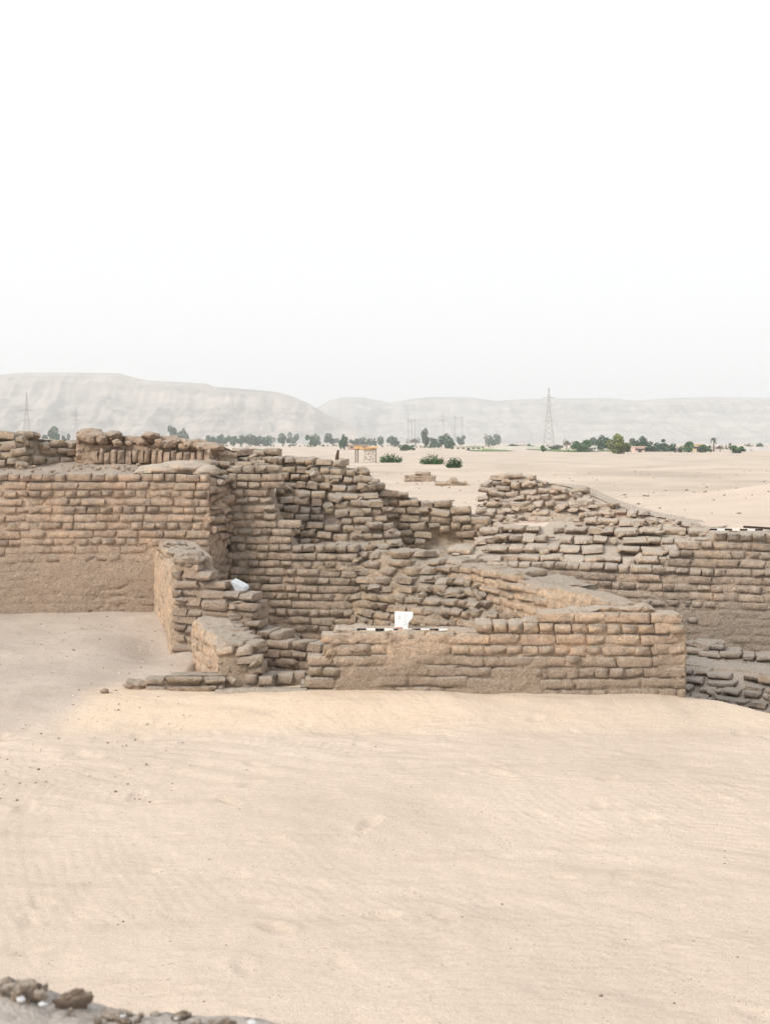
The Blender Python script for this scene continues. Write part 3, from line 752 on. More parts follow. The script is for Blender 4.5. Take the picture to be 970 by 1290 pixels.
for (px, py, wx, hz, sd_) in [(113, 549, 0.46, 0.24, 1), (144, 548, 0.26, 0.13, 2), (190, 548.5, 0.28, 0.12, 3), (222, 556, 0.36, 0.12, 6), (262, 563, 0.5, 0.16, 7), (126, 551, 0.3, 0.2, 8)]:
    T.part('mud_lump', clod_mesh('mud_lump', sd_, M_LEFT, amp=0.22), (X_(px, 19.95), 19.95, Z_(py, 19.95)), (0, 0, 0.2), (wx, 0.4, hz))
R = random.Random(92)
for _ in range(70):
    Yc = R.uniform(19.65, 20.2); px = R.uniform(100, 275); a_ = R.uniform(.05, .14)
    fr = fragments(M_LEFT); T.add(fr[R.randrange(8)], (X_(px, Yc), Yc, Z_(np.interp(px, [96, 110, 130, 175, 215, 250, 285], [551, 548, 553, 555, 555, 559, 566]) + R.uniform(-1, 6), Yc)), (a_ * 1.4, a_, a_ * .8), (R.gauss(0, .4), 0, R.uniform(0, 3)))
T.finish()
# mud capping on the tall wall
T = Masonry('mud_capping', (X_(225, 18.8), 18.8, 2.3), 'low smooth mud capping on the right end of the tall left wall', 'mud capping')
for (px, Yc, py, wx, wy, hz, sd_) in [(205, 18.85, 592, 0.7, 0.6, 0.2, 11), (232, 18.9, 590, 0.8, 0.6, 0.24, 12), (258, 18.85, 594, 0.45, 0.5, 0.2, 13), (186, 18.8, 595, 0.4, 0.5, 0.12, 14)]:
    T.part('cap_lobe', clod_mesh('cap_lobe', sd_, M_TERR, amp=0.12), (X_(px, Yc), Yc, Z_(py, Yc)), (0, 0, 0), (wx, wy, hz))

# --- 16 little ruins out on the sand
for (pa, pb, Yc, pt, pbse, sd_, lab) in [(510, 549, 52, 594, 607, 31, 'tiny two-course ruin out on the sand below the twin shrubs'), (549, 589, 44, 603, 612, 32, 'flat spread of dark bricks on the sand right of the tiny ruin')]:
    gz = float(ground_z(X_((pa + pb) / 2, Yc), Yc))
    T = Masonry('scattered_ruin', (X_((pa + pb) / 2, Yc), Yc, gz), lab, 'ruin')
    zt_ = Z_(pt, Yc)
    hh = max(zt_ - gz, 0.25)
    py0 = HY + (H - gz - hh) / Yc * F
    face(T, [(pa, Yc), (pb, Yc)], [(pa, py0 + 5), ((pa + pb) / 2, py0), (pb, py0 + 4)], gz - 0.1, M_RUB, 'rough', ch=0.13, thick=0.7, rows=2, jit=4, seed=sd_, bond=False, Ls=0.34, Lh=0.25, drop=0.1)
    T.finish()

# ------------------------------------------------------------------ near ledge at the bottom left
M_BODY = mud_mat('mud_ledge_pale', (0.56, 0.48, 0.42), (0.60, 0.52, 0.46), (0.50, 0.43, 0.39), (0.78, 0.72, 0.67), dust_amt=0.95)
def ledge():
    root = empty('rubble_ledge', (X_(120, 3.0), 3.0, 0.0), 'crumbled mud ledge of rubble close to the camera, bottom left corner', 'mud ledge')
    n, m = 150, 90
    pxs = np.linspace(-260, 420, n); ysd = np.linspace(2.9, 1.2, m)
    tp = np.interp(pxs, [-260, 0, 20, 55, 80, 115, 160, 250, 330, 350, 420], [1225, 1240, 1246, 1256, 1266, 1272, 1279, 1283, 1291, 1297, 1330])
    Xs = X_(pxs, 2.9); zt = Z_(tp, 2.9)
    rowsP = []
    for v in np.linspace(0, 1, 30):
        z = -0.2 + (zt + 0.2) * v
        y = 3.25 - 0.35 * v + 0.06 * fbm(Xs * 4, z * 4, 0, 120, 4)
        rowsP.append(np.stack([Xs, y, z], -1))
    for y in ysd:
        z = zt + 0.02 * fbm(Xs * 9, y * 9, 0, 121, 5) + 0.012 * fbm(Xs * 30, y * 30, 0, 122, 3) - 0.03 * (2.9 - y)
        rowsP.append(np.stack([Xs, np.full_like(Xs, y), z], -1))
    A = np.stack(rowsP)[::-1] - np.array((X_(120, 3.0), 3.0, 0.0))
    link('mud_ledge_body', grid_mesh('mud_ledge_body', A, M_BODY), root)
    cl = [clod_mesh('clod', 200 + i, M_FORE, sub=4, amp=0.38, freq=2.0) for i in range(5)]
    for (px, py, wx, hz, i) in [(20, 1250, 0.085, 0.05, 0), (37, 1250, 0.055, 0.055, 1), (52, 1252, 0.022, 0.042, 2), (92, 1264, 0.085, 0.02, 3), (6, 1246, 0.05, 0.04, 4), (145, 1278, 0.05, 0.02, 0), (197, 1280, 0.03, 0.016, 1), (228, 1283, 0.045, 0.015, 3)]:
        link('clod', cl[i], root, (X_(px, 2.88) - X_(120, 3.0), 2.88 - 3.0, Z_(py, 2.88) - 0.002), (0.3 * i, 0.2 * i, i), (wx, wx * 0.8, hz))
    R = random.Random(77)
    for k in range(34):
        px = R.uniform(-5, 335); py = float(np.interp(px, pxs, tp)) + R.uniform(-1, 14); a_ = R.uniform(.006, .022)
        link('clod', cl[k % 5], root, (X_(px, 2.84) - X_(120, 3.0), 2.84 - 3.0, Z_(py, 2.84)), (R.random(), R.random(), k), (a_ * 1.4, a_, a_ * .8))
    mw = plain('lime_fragment', (0.50, 0.51, 0.52), var=0.1, scale=60)
    wl = [clod_mesh('lime_fragment', 210 + i, mw, sub=2, amp=0.4) for i in range(3)]
    for (px, py, wx, i) in [(27, 1260, 0.028, 0), (55, 1266, 0.024, 1), (155, 1281, 0.018, 2), (318, 1289, 0.03, 0), (222, 1284, 0.012, 1)]:
        link('lime_fragment', wl[i], root, (X_(px, 2.8) - X_(120, 3.0), 2.8 - 3.0, Z_(py, 2.8)), (0, 0.3, i), (wx * .8, wx * .8, wx * 0.4))
ledge()

# ------------------------------------------------------------------ loose stones
def loose():
    mg = plain('pebble_brown', (0.26, 0.20, 0.155), var=0.3, scale=30)
    ml = plain('pebble_pale', (0.62, 0.58, 0.52), var=0.15, scale=30)
    R = random.Random(44)
    base = bmesh.new(); bmesh.ops.create_icosphere(base, subdivisions=1, radius=0.5)
    bv = [v.co.copy() for v in base.verts]; bf = [tuple(v.index for v in f.verts) for f in base.faces]; base.free()
    def scatter(name, mat, N_, fn, smin, smax, lab):
        vs, fs, off = [], [], 0; pts = []
        for _ in range(N_): pts.append(fn(R))
        zz = ground_z(np.array([p[0] for p in pts]), np.array([p[1] for p in pts]))
        for (x, y), z in zip(pts, zz):
            s = smin * (smax / smin) ** (R.random() ** 2.2); a = R.uniform(0, 6.28)
            for v in bv:
                k = R.uniform(.75, 1.2); q = (v.x * s * 1.25 * k, v.y * s * k, v.z * s * 0.7 * k)
                vs.append((x + q[0] * math.cos(a) - q[1] * math.sin(a), y + q[0] * math.sin(a) + q[1] * math.cos(a), z + q[2] + s * 0.12))
            for f in bf: fs.append(tuple(i + off for i in f))
            off += len(bv)
        o = link(name, mesh_np(name, vs, fs, mat)); tag(o, lab, 'gravel', kind='stuff')
    def f_left(R):
        Y = R.uniform(10.5, 18.0); return X_(R.uniform(-20, 240), Y), Y
    def f_front(R):
        Y = 5.2 * (14.0 / 5.2) ** R.random(); return X_(R.uniform(-20, 990), Y), Y
    scatter('gravel', mg, 420, f_left, 0.006, 0.03, 'small brown stones strewn over the compact ground on the left')
    scatter('pale_chips', ml, 260, f_left, 0.006, 0.03, 'small pale chips strewn over the compact ground on the left')
    scatter('grit', mg, 420, f_front, 0.003, 0.014, 'tiny dark grit dotted over the open foreground sand')
    scatter('pale_grit', ml, 160, f_front, 0.004, 0.014, 'tiny pale grit dotted over the open foreground sand')
    def f_far(R):
        Y = 22 * (120 / 22) ** R.random(); px = R.uniform(480, 1000); x = X_(px, Y)
        return x + R.gauss(0, .3), Y
    scatter('far_stones', mg, 500, f_far, 0.02, 0.10, 'dark stones scattered across the desert plain beyond the walls')
    def f_ledge(R):
        px = R.uniform(-10, 265); Y = R.uniform(18.6, 19.6); return X_(px, Y), Y
    # individually visible stones
    for (px, py, Y, s, lab) in [(132, 873.5, 14.7, 0.085, 'fist-sized brown stone lying just left of the low kerb'), (757, 1256, 6.45, 0.02, 'small dark pebble on the sand near the bottom right'), (582, 1157, 7.5, 0.016, 'small dark pebble in the middle of the lower sand'), (473, 942, 12.1, 0.02, 'dark pebble on the sand below the front wall'), (155, 1162, 7.4, 0.014, 'small dark pebble on the lower left sand')]:
        x = X_(px, Y)
        Ys = Y
        for _ in range(8): Ys = (H - float(ground_z(X_(px, Ys), Ys))) * F / (py - HY)
        x = X_(px, Ys)
        o = link('stone', clod_mesh('stone', int(px), mg, sub=2, amp=0.3), None, (x, Ys, float(ground_z(x, Ys)) + s * 0.25), (0, 0, 1), (s * 1.2, s, s * 0.8))
        tag(o, lab, 'stone')
loose()

# ------------------------------------------------------------------ scale bars, sign, sheet, plank
M_BLK = plain('black_paint', (0.02, 0.02, 0.022), 0.5); M_WHT = plain('white_paint', (0.8, 0.8, 0.79), 0.5, 0.03)
def scale_bar(a, b, label):
    a = Vector(a); b = Vector(b); d = (b - a) / 10
    root = empty('scale_bar', a, label, 'scale bar')
    for k in range(10):
        c = a + d * (k + 0.5) - a
        ang = math.atan2(d.y, d.x)
        mb = MB(); mb.box((0, 0, 0), (d.length * (0.999), 0.028, 0.022))
        o = mb.build('black_band' if k % 2 == 0 else 'white_band', M_BLK if k % 2 == 0 else M_WHT, root, c)
        o.rotation_euler = (0, -math.asin(d.z / d.length), ang)
def TZ(px, py, Y): return Vector((X_(px, Y), Y, Z_(py, Y)))
scale_bar(TZ(450, 793.2, 14.27), TZ(564, 793.6, 14.27), 'black and white banded scale bar lying on the low front wall')
scale_bar(TZ(894, 667, 17.82), TZ(990, 667.8, 17.55), 'black and white banded scale bar lying on the long right wall')
mb = MB(); mb.box((0, 0, 0), (0.55, 0.04, 0.03), rot=-0.05)
o = mb.build('dark_plank', plain('dark_wood', (0.06, 0.045, 0.035), 0.8), None, TZ(962, 665.2, 17.55)); o.rotation_euler = (0, 0.06, 0)
tag(o, 'thin dark stick lying behind the scale bar on the long right wall', 'stick')

def sign_mat():
    m, nt, b = new_mat('paper_white', 0.6)
    tc = N(nt, 'ShaderNodeTexCoord'); pos = tc.outputs['Object']
    col = ramp(nt, noise(nt, pos, 30, 5, 0.7), [(0.3, (0.70, 0.76, 0.82)), (0.55, (0.84, 0.86, 0.87)), (0.7, (0.86, 0.83, 0.76))])
    nt.links.new(col, b.inputs['Base Color']); return m
M_SIGN = sign_mat()
def sign():
    Y = 14.42; u = Y / F
    root = empty('find_board', TZ(508, 793, Y), 'small white board with worn print and a red strip standing behind the scale bar', 'sign')
    out = [(497.3, 795), (497.3, 770.5), (520, 771), (520.5, 774), (519, 779), (515, 783.5), (514, 788), (513.8, 795)]
    bm = bmesh.new(); vs = [bm.verts.new(((px - 508) * u, 0.0, (793 - py) * u)) for px, py in out]
    f = bm.faces.new(vs); r = bmesh.ops.extrude_face_region(bm, geom=[f])
    for v in [g for g in r['geom'] if isinstance(g, bmesh.types.BMVert)]: v.co.y += 0.012
    bmesh.ops.recalc_face_normals(bm, faces=bm.faces)
    me = bpy.data.meshes.new('board'); bm.to_mesh(me); bm.free(); me.materials.append(M_SIGN); link('board', me, root)
    MB().box(((502.6 - 508) * u, -0.003, (793 - 791.2) * u), (8.6 * u, 0.004, 2.2 * u)).build('red_strip', plain('red_print', (0.62, 0.33, 0.29), 0.7), root)
    mi = plain('grey_print', (0.50, 0.54, 0.57), 0.7)
    mb = MB(); R = random.Random(2)
    for (cx, cy, w_, h_) in [(503, 777, 3.6, .8), (503, 779.2, 2.6, .8), (503.5, 775, 1.8, .8)]:
        mb.box(((cx - 508) * u, -0.0025, (793 - cy) * u), (w_ * u, 0.003, h_ * u))
    for k in range(7):
        mb.box(((510.3 + (k % 2) * 1.4 - 508) * u, -0.0025, (793 - (774 + k * 2.2)) * u), ((2.2 + R.random() * 2) * u, 0.003, .5 * u))
    mb.build('printed_lines', mi, root)
sign()
def sheet():
    Y = 16.35; u = Y / F * 0.78
    pts = [(288, 729), (292, 731), (306, 740), (308.5, 741.5), (308.5, 748), (303, 748.5), (296, 746)]
    bm = bmesh.new(); vs = [bm.verts.new(((px - 300) * u, 0.10 * (px - 300) / 20, (740 - py) * u)) for px, py in pts]
    f = bm.faces.new(vs); r = bmesh.ops.extrude_face_region(bm, geom=[f])
    for v in [g for g in r['geom'] if isinstance(g, bmesh.types.BMVert)]: v.co += Vector((0.05, 0.2, 0.02))
    bmesh.ops.recalc_face_normals(bm, faces=bm.faces)
    bmesh.ops.bevel(bm, geom=list(bm.edges), offset=0.006, segments=2, affect='EDGES')
    me = bpy.data.meshes.new('white_block'); bm.to_mesh(me); bm.free(); me.materials.append(plain('white_lime', (0.66, 0.69, 0.72), 0.8, 0.06, 20))
    o = link('white_block', me, None, (X_(300, Y), Y - 0.02, Z_(740, Y)))
    tag(o, 'white angular slab resting on the stepped edge of the wall left of the room', 'slab')
sheet()

# ------------------------------------------------------------------ middle distance
def gnd(px, Y): return float(ground_z(X_(px, Y), Y))
mp_ = plain('weathered_post', (0.10, 0.065, 0.045), 0.9)
mb = MB(); mb.cone((0, 0, -0.3), (0.01, 0, 0.10), 0.028, 0.032, 7); mb.cone((0.01, 0, 0.10), (0.03, 0, 0.215), 0.032, 0.018, 7)
tag(mb.build('wooden_post', mp_, None, TZ(424, 583, 21.2)), 'short dark wooden post sticking up behind the loose brick heap', 'post')

def leaves(n, rad, seed, size, clumps=9, flat=0.0):
    """crown of many leaf faces gathered in uneven clumps, unit-ish radius"""
    R = np.random.default_rng(seed)
    cc = R.normal(size=(clumps, 3)); cc /= np.linalg.norm(cc, axis=1)[:, None]; cc *= R.uniform(0.25, 0.88, clumps)[:, None]
    cc[:, 2] *= 0.85
    cr = R.uniform(0.15, 0.38, clumps)
    which = R.integers(0, clumps, n)
    d = R.normal(size=(n, 3)); d /= np.linalg.norm(d, axis=1)[:, None]
    p = cc[which] + d * (cr[which] * R.uniform(0.45, 1.08, n) ** 0.5)[:, None]
    a = R.normal(size=(n, 3)); a /= np.linalg.norm(a, axis=1)[:, None]
    b = np.cross(a, R.normal(size=(n, 3))); b /= np.linalg.norm(b, axis=1)[:, None]
    s = size * R.uniform(0.6, 1.4, n)[:, None]
    v = np.stack([p - a * s, p + b * s * 0.55, p + a * s, p - b * s * 0.55], 1) * np.array(rad)
    return v.reshape(-1, 3), [(4 * i, 4 * i + 1, 4 * i + 2, 4 * i + 3) for i in range(n)]

def leaf_mat(name, c):
    m, nt, b = new_mat(name, 0.8)
    pos = N(nt, 'ShaderNodeNewGeometry').outputs['Position']
    oi = N(nt, 'ShaderNodeObjectInfo')
    f = math_(nt, 'ADD', math_(nt, 'MULTIPLY', noise(nt, pos, 1.3, 3), 0.8), math_(nt, 'MULTIPLY', oi.outputs['Random'], 0.2))
    col = ramp(nt, f, [(0.3, tuple(v * 0.6 for v in c)), (0.7, tuple(v * 1.35 for v in c))])
    nt.links.new(col, b.inputs['Base Color']); return m
ML = {'dark': leaf_mat('foliage_dark', (0.08, 0.135, 0.09)), 'mid': leaf_mat('foliage_mid', (0.08, 0.135, 0.085)), 'olive': leaf_mat('foliage_olive', (0.20, 0.24, 0.08)),
      'bright': leaf_mat('foliage_bright', (0.065, 0.14, 0.055)), 'dry': leaf_mat('foliage_dry', (0.16, 0.13, 0.11))}
M_TRUNK = plain('bark', (0.13, 0.10, 0.075), 0.9)
crown_bank = {}
def crown_mesh(kind, var):
    k = (kind, var)
    if k not in crown_bank:
        n = 400 if kind == 'dry' else 1500
        v, f = leaves(n, (1, 1, 1), 300 + var * 7 + hash_s(kind), 0.10, clumps=9 + var * 2)
        crown_bank[k] = mesh_np('crown', v, f, ML[kind], smooth=False)
    return crown_bank[k]
def hash_s(s): return sum(ord(c) for c in s)

def dist_for(py, lo=300, hi=1100):
    Ys = np.linspace(60, 1100, 400); p = HY + (H - np.interp(Ys, PX_Y, PZ)) / Ys * F
    i = int(np.argmin(np.abs(p - py))); return float(np.clip(Ys[i], 60, hi))

def tree(i, x0, x1, yt, yb_, kind, label, group='trees along the far edge of the plain'):
    Y = dist_for(yb_); px = (x0 + x1) / 2; g = gnd(px, Y)
    base_py = HY + (H - g) / Y * F
    h = (base_py - yt) * Y / F; wd = (x1 - x0) * Y / F
    root = empty('tree' if h > 2.2 else 'shrub', (X_(px, Y), Y, g - 0.1), label, 'tree' if h > 2.2 else 'shrub', group)
    th = h * (0.12 if kind != 'dry' else 0.35)
    mb = MB(); mb.cone((0, 0, 0), (0.03 * wd, 0, th), 0.055 * h + 0.05, 0.03 * h + 0.03, 6)
    for a in (0, 2.1, 4.2):
        mb.cone((0.03 * wd, 0, th * 0.9), (0.28 * wd * math.cos(a + i), 0.28 * wd * math.sin(a + i), th + h * 0.3), 0.025 * h, 0.008 * h, 4)
    mb.build('trunk', M_TRUNK, root)
    ch_ = h - th * 0.5
    link('crown', crown_mesh(kind, i % 4), root, (0, 0, th * 0.5 + ch_ / 2), (0, 0, i * 1.3), (wd / 2 * 1.6, wd / 2 * 1.5, ch_ / 2 * 1.5))

TREES = [
 (57, 73, 541, 563, 'dark', 'dark tree peeping over the rubble between the left pylons'),
 (79, 87, 547, 563, 'dark', 'small dark tree top just right of the twin left portal pylons'),
 (212, 226, 538, 562, 'dark', 'tall dark tree behind the mud cap, left of a touching pair'),
 (224, 237, 541, 562, 'dark', 'lower dark tree behind the mud cap, right of a touching pair'),
 (254, 264, 550, 562, 'dark', 'leftmost low tree of the long far row above the ruins'),
 (264, 277, 549, 562, 'dark', 'second low tree in the long far row above the ruins'),
 (275, 288, 548, 562, 'dark', 'third tree, rather full, in the long far row'),
 (287, 299, 549, 562, 'mid', 'fourth tree, mid green, in the long far row'),
 (297, 309, 550, 562, 'dark', 'fifth tree in the middle of the long far row'),
 (307, 320, 549, 562, 'mid', 'sixth tree, mid green, in the long far row'),
 (319, 331, 550, 562, 'dark', 'seventh tree in the long far row'),
 (330, 344, 549, 562, 'dark', 'round dark tree closing the right end of the long far row'),
 (351, 363, 548, 562, 'dark', 'round tree just right of the long far row'),
 (364, 375, 545, 561, 'dark', 'taller pointed tree standing right of the long far row'),
 (385, 396, 550, 563, 'bright', 'bright green low tree left of the wooden post'),
 (393, 403, 547, 562, 'dark', 'dark tree behind the bright green low tree'),
 (411, 427, 548, 562, 'dark', 'broad dark tree almost above the wooden post'),
 (430, 438, 550, 567, 'mid', 'narrow tree just right of the wooden post'),
 (442, 453, 553, 562, 'dark', 'low tree above the left half of the yellow canopy'),
 (452, 468, 551, 562, 'dark', 'full tree right above the yellow canopy'),
 (469, 475, 553, 562, 'mid', 'slim little tree right of the yellow canopy'),
 (477, 484, 551, 562, 'mid', 'slim tree above the left shrub on the plain'),
 (490, 501, 550, 563, 'dark', 'round tree left of the three-pole pylon'),
 (505, 521, 559, 568, 'bright', 'bright green bush in front of the three-pole pylon'),
 (516, 531, 551, 562, 'dry', 'greyish bare tree at the foot of the three-pole pylon'),
 (530, 541, 543, 564, 'mid', 'sparse leaning tree between the two portal pylons'),
 (540, 554, 552, 564, 'dark', 'hazy low tree left of the big round tree'),
 (552, 570, 547, 565, 'dark', 'big round dark tree beneath the middle lattice pylon'),
 (568, 576, 557, 566, 'bright', 'small green bush right of the big round dark tree'),
 (574, 584, 549, 562, 'dark', 'dark tree at the foot of the right portal pylon'),
 (609, 615, 548, 561, 'dry', 'thin brownish tree beside a solid round tree'),
 (615, 630, 547, 561, 'dark', 'solid round tree standing alone left of the tall pylon'),
 (637, 650, 560, 565.5, 'dark', 'low scrub left of the tall lattice pylon'),
 (662, 669, 559, 566, 'dark', 'tiny tree just left of the tall lattice pylon'),
 (680, 687, 562, 569, 'bright', 'tiny bush in front of the tall lattice pylon'),
 (695, 707, 560, 567, 'dark', 'low dark tree right of the tall lattice pylon'),
 (708, 719, 553, 566, 'dry', 'bare spindly tree right of the tall lattice pylon'),
 (723, 743, 553, 569, 'bright', 'wide bright green tree left of the dark bluish tree'),
 (741, 753, 551, 564, 'mid', 'mid green tree behind the wide bright green one'),
 (751, 768, 549, 567, 'dark', 'dark bluish tree left of the yellow-green tree'),
 (763, 776, 555, 569, 'dark', 'lower dark tree touching the yellow-green tree'),
 (773, 797, 546, 572, 'olive', 'large yellow-green tree, the brightest of the far trees'),
 (797, 815, 551, 569, 'dark', 'broad dark tree right of the yellow-green tree'),
 (814, 829, 556, 569, 'dark', 'lower dark tree second to the right of the yellow-green tree'),
 (828, 843, 555, 569, 'mid', 'mid green tree third to the right of the yellow-green tree'),
 (842, 856, 559, 570, 'dark', 'low dark tree left of the pale hut'),
 (861, 876, 558, 570, 'bright', 'bright tree touching the left side of the sand-coloured house'),
 (881, 895, 559, 570, 'bright', 'bright tree between the sand-coloured house and the palm'),
 (902, 912, 560, 569, 'dry', 'greyish bush under the tall palm'),
 (922, 936, 560, 571, 'bright', 'small rounded tree near the right edge of the plain'),
 (939, 947, 559, 564, 'dry', 'tiny far tree second from the right edge'),
 (953, 961, 558, 564, 'dark', 'tiny far tree nearest the right edge')]
for i, t in enumerate(TREES): tree(i, *t)

def palm(px, yt, yb_, label):
    Y = dist_for(yb_); g = gnd(px, Y); bp = HY + (H - g) / Y * F; h = (bp - yt) * Y / F
    root = empty('palm_tree', (X_(px, Y), Y, g), label, 'palm tree')
    mb = MB(); mb.cone((0, 0, -0.1), (0.1, 0, h * 0.8), 0.28, 0.2, 7); mb.build('trunk', M_TRUNK, root)
    R = random.Random(int(px)); vs, fs = [], []
    for k in range(26):
        a = R.uniform(0, 6.28); el = R.uniform(-0.5, 1.2); L = h * 0.30 * R.uniform(.8, 1.15); prev = None
        for s in range(6):
            t = s / 5; r_ = L * t * math.cos(el * (1 - .5 * t)); z = h * 0.8 + L * (math.sin(el) * t - 0.75 * t * t) + 0.1
            wd = 0.32 * (1 - t * 0.8)
            c = Vector((r_ * math.cos(a), r_ * math.sin(a), z)); n = Vector((-math.sin(a), math.cos(a), 0)) * wd
            vs += [tuple(c - n - Vector((0, 0, wd * .4))), tuple(c + n - Vector((0, 0, wd * .4)))]
            if prev is not None: fs.append((prev, prev + 1, len(vs) - 1, len(vs) - 2))
            prev = len(vs) - 2
    link('crown', mesh_np('crown', vs, fs, ML['dark']), root)
palm(899, 549, 569, 'tall dark palm right of the sand-coloured house')
palm(920, 557, 568, 'short faint palm near the right edge of the plain')

def scrub(x0, x1, ya, yb_, n, kind, seed, label):
    vs, fs, off = [], [], 0; R = np.random.default_rng(seed)
    for k in range(n):
        px = R.uniform(x0, x1); Y = dist_for(R.uniform(ya, yb_)); g = gnd(px, Y); wd = R.uniform(2, 6) * Y / F; h = R.uniform(1.2, 5.0) * Y / F
        v, f = leaves(120, (wd / 2, wd / 2, h / 2), seed + k, 0.2, clumps=5)
        v = v + np.array((X_(px, Y), Y, g + h * .4)); vs += [tuple(q) for q in v]; fs += [tuple(i + off for i in q) for q in f]; off += len(v)
    o = link('scrub', mesh_np('scrub', vs, fs, ML[kind], smooth=False)); tag(o, label, 'scrub', kind='stuff')
scrub(245, 500, 562.2, 563.5, 60, 'dark', 500, 'low scrub filling in between the far trees at left')
scrub(500, 700, 562.5, 565.5, 46, 'mid', 600, 'low scrub along the far boundary walls in the middle')
scrub(700, 970, 563.5, 569, 120, 'mid', 700, 'low green scrub and hedges between the far trees at right')
# shrubs on the plain
def shrub(x0, x1, yt, yb_, seed, label):
    Y = dist_for(yb_); px = (x0 + x1) / 2; g = gnd(px, Y); wd = (x1 - x0) * Y / F; h = (yb_ - yt) * Y / F
    root = empty('desert_shrub', (X_(px, Y), Y, g), label, 'shrub', 'green shrubs on the plain')
    R = random.Random(seed); mb = MB(); vs, fs = [], []
    for k in range(150):
        bx = R.uniform(-.5, .5) * wd * 0.8; a = R.uniform(0, 6.28); L = h * R.uniform(.25, 1.15) * (1 - 0.75 * (2 * abs(bx) / wd) ** 2)
        bx *= 0.6; tx, ty = bx * 2.0 + 0.22 * L * math.cos(a), 0.3 * wd * R.uniform(-.5, .5) + .2 * L * math.sin(a)
        by = ty * 0.7
        if k % 6 == 0: mb.bar((bx, by, 0), (tx, ty, L * .9), 0.012)
        for q in range(9):
            t = R.uniform(.1, 1); c = Vector((bx + (tx - bx) * t, by + (ty - by) * t, L * t)) + Vector([R.gauss(0, .04 * wd / 2) for _ in range(3)])
            d = Vector([R.gauss(0, 1) for _ in range(3)]).normalized() * 0.06 * h * 1.6; e = Vector([R.gauss(0, 1) for _ in range(3)]).cross(d).normalized() * 0.03 * h * 1.6
            n0 = len(vs); vs += [tuple(c - d), tuple(c + e), tuple(c + d), tuple(c - e)]; fs.append((n0, n0 + 1, n0 + 2, n0 + 3))
    mb.build('stems', M_TRUNK, root); link('foliage', mesh_np('foliage', vs, fs, ML['bright'], smooth=False), root)
shrub(477, 508, 573, 584, 1, 'green shrub on the plain right of the yellow canopy')
shrub(528, 561, 575, 587, 2, 'wide green shrub, left one of the touching pair')
shrub(560, 583, 578, 590, 3, 'smaller green shrub, right one of the touching pair')

# canopy
def canopy():
    Y = 165.0; u = Y / F; g = gnd(462, Y); base = HY + (H - g) / u / F * F / 1.0
    bpy_ = HY + (H - g) * F / Y; k = lambda py: (bpy_ - py) * u
    root = empty('canopy', (X_(462, Y), Y, g), 'small yellow-roofed canopy on posts with a mottled white screen', 'canopy')
    my = plain('yellow_sheet', (0.78, 0.45, 0.14), 0.7, 0.2, 2); mw = plain('old_wood', (0.16, 0.12, 0.09), 0.9)
    top = k(565)
    bm = MB(); bm.box((-0.1, 0, top + .05), (2.9, 2.2, 0.12)).box((0.9, -0.5, top + .22), (1.3, 1.6, 0.1)).box((-1.1, -.3, top + .2), (0.8, 1.5, 0.08)); bm.build('roof', my, root)
    for x in (-1.45, -1.15, 1.2):
        for y in (-0.9, 0.9): MB().bar((x, y, -0.1), (x, y, top), 0.05).build('post', mw, root)
    m, nt, b = new_mat('mottled_screen', 0.8); pos = N(nt, 'ShaderNodeNewGeometry').outputs['Position']
    nt.links.new(ramp(nt, noise(nt, pos, 5.5, 3, .7), [(0.45, (0.22, 0.16, 0.12)), (0.52, (0.72, 0.68, 0.62))]), b.inputs['Base Color'])
    MB().box((0.35, -0.8, top * .5), (1.5, 0.06, top * 0.98)).build('screen', m, root)
canopy()

# far buildings
M_WIN = plain('window_dark', (0.05, 0.05, 0.06), 0.4)
def house(x0, x1, yt, yb_, col, label, name='house', nwin=3):
    Y = dist_for(yb_); px = (x0 + x1) / 2; g = gnd(px, Y); bp = HY + (H - g) * F / Y; u = Y / F
    wd = (x1 - x0) * u; h = max((bp - yt) * u, 1.5); mat = plain('plaster_' + str(int(px)), col, 0.9, 0.08, 0.5)
    root = empty(name, (X_(px, Y), Y, g), label, 'house' if name == 'house' else 'wall')
    d = 6.0 if name == 'house' else 0.4
    MB().box((0, d / 2, h / 2 - .1), (wd, d, h + .2)).build('wall', mat, root)
    if name == 'house':
        MB().box((0, d / 2, h + .16), (wd + .5, d + .5, 0.3)).build('roof', mat, root)
        for k in range(nwin):
            xw = (k - (nwin - 1) / 2) * wd / (nwin + .3)
            if k == nwin // 2: MB().box((xw, -0.03, h * .36), (1.0, 0.06, h * .7)).build('door', M_WIN, root)
            else: MB().box((xw, -0.03, h * .58), (1.0, 0.06, h * .3)).build('window', M_WIN, root)
house(573, 607, 562.5, 567.5, (0.62, 0.58, 0.52), 'long low whitish building left of the green field', nwin=5)
house(438, 464, 561, 567, (0.42, 0.30, 0.22), 'low brown building behind the yellow canopy', nwin=3)
house(873, 886, 560, 569, (0.66, 0.52, 0.36), 'sand-coloured house between two bright green trees')
house(852, 862, 564, 570, (0.60, 0.56, 0.52), 'small pale hut left of the sand-coloured house', nwin=1)
house(738, 752, 562.5, 568, (0.68, 0.68, 0.66), 'white house half hidden behind the wide bright green tree')
house(800, 812, 564.5, 570, (0.62, 0.46, 0.40), 'pinkish low house under the broad dark tree', nwin=3)
house(622, 690, 562.5, 566.5, (0.60, 0.58, 0.55), 'long pale boundary wall left of the tall lattice pylon', 'boundary_wall')
house(935, 985, 563.5, 567.5, (0.58, 0.57, 0.56), 'long grey boundary wall at the right edge of the plain', 'boundary_wall')
house(650, 664, 560.5, 565.5, (0.55, 0.50, 0.46), 'low buff house behind the long pale boundary wall')

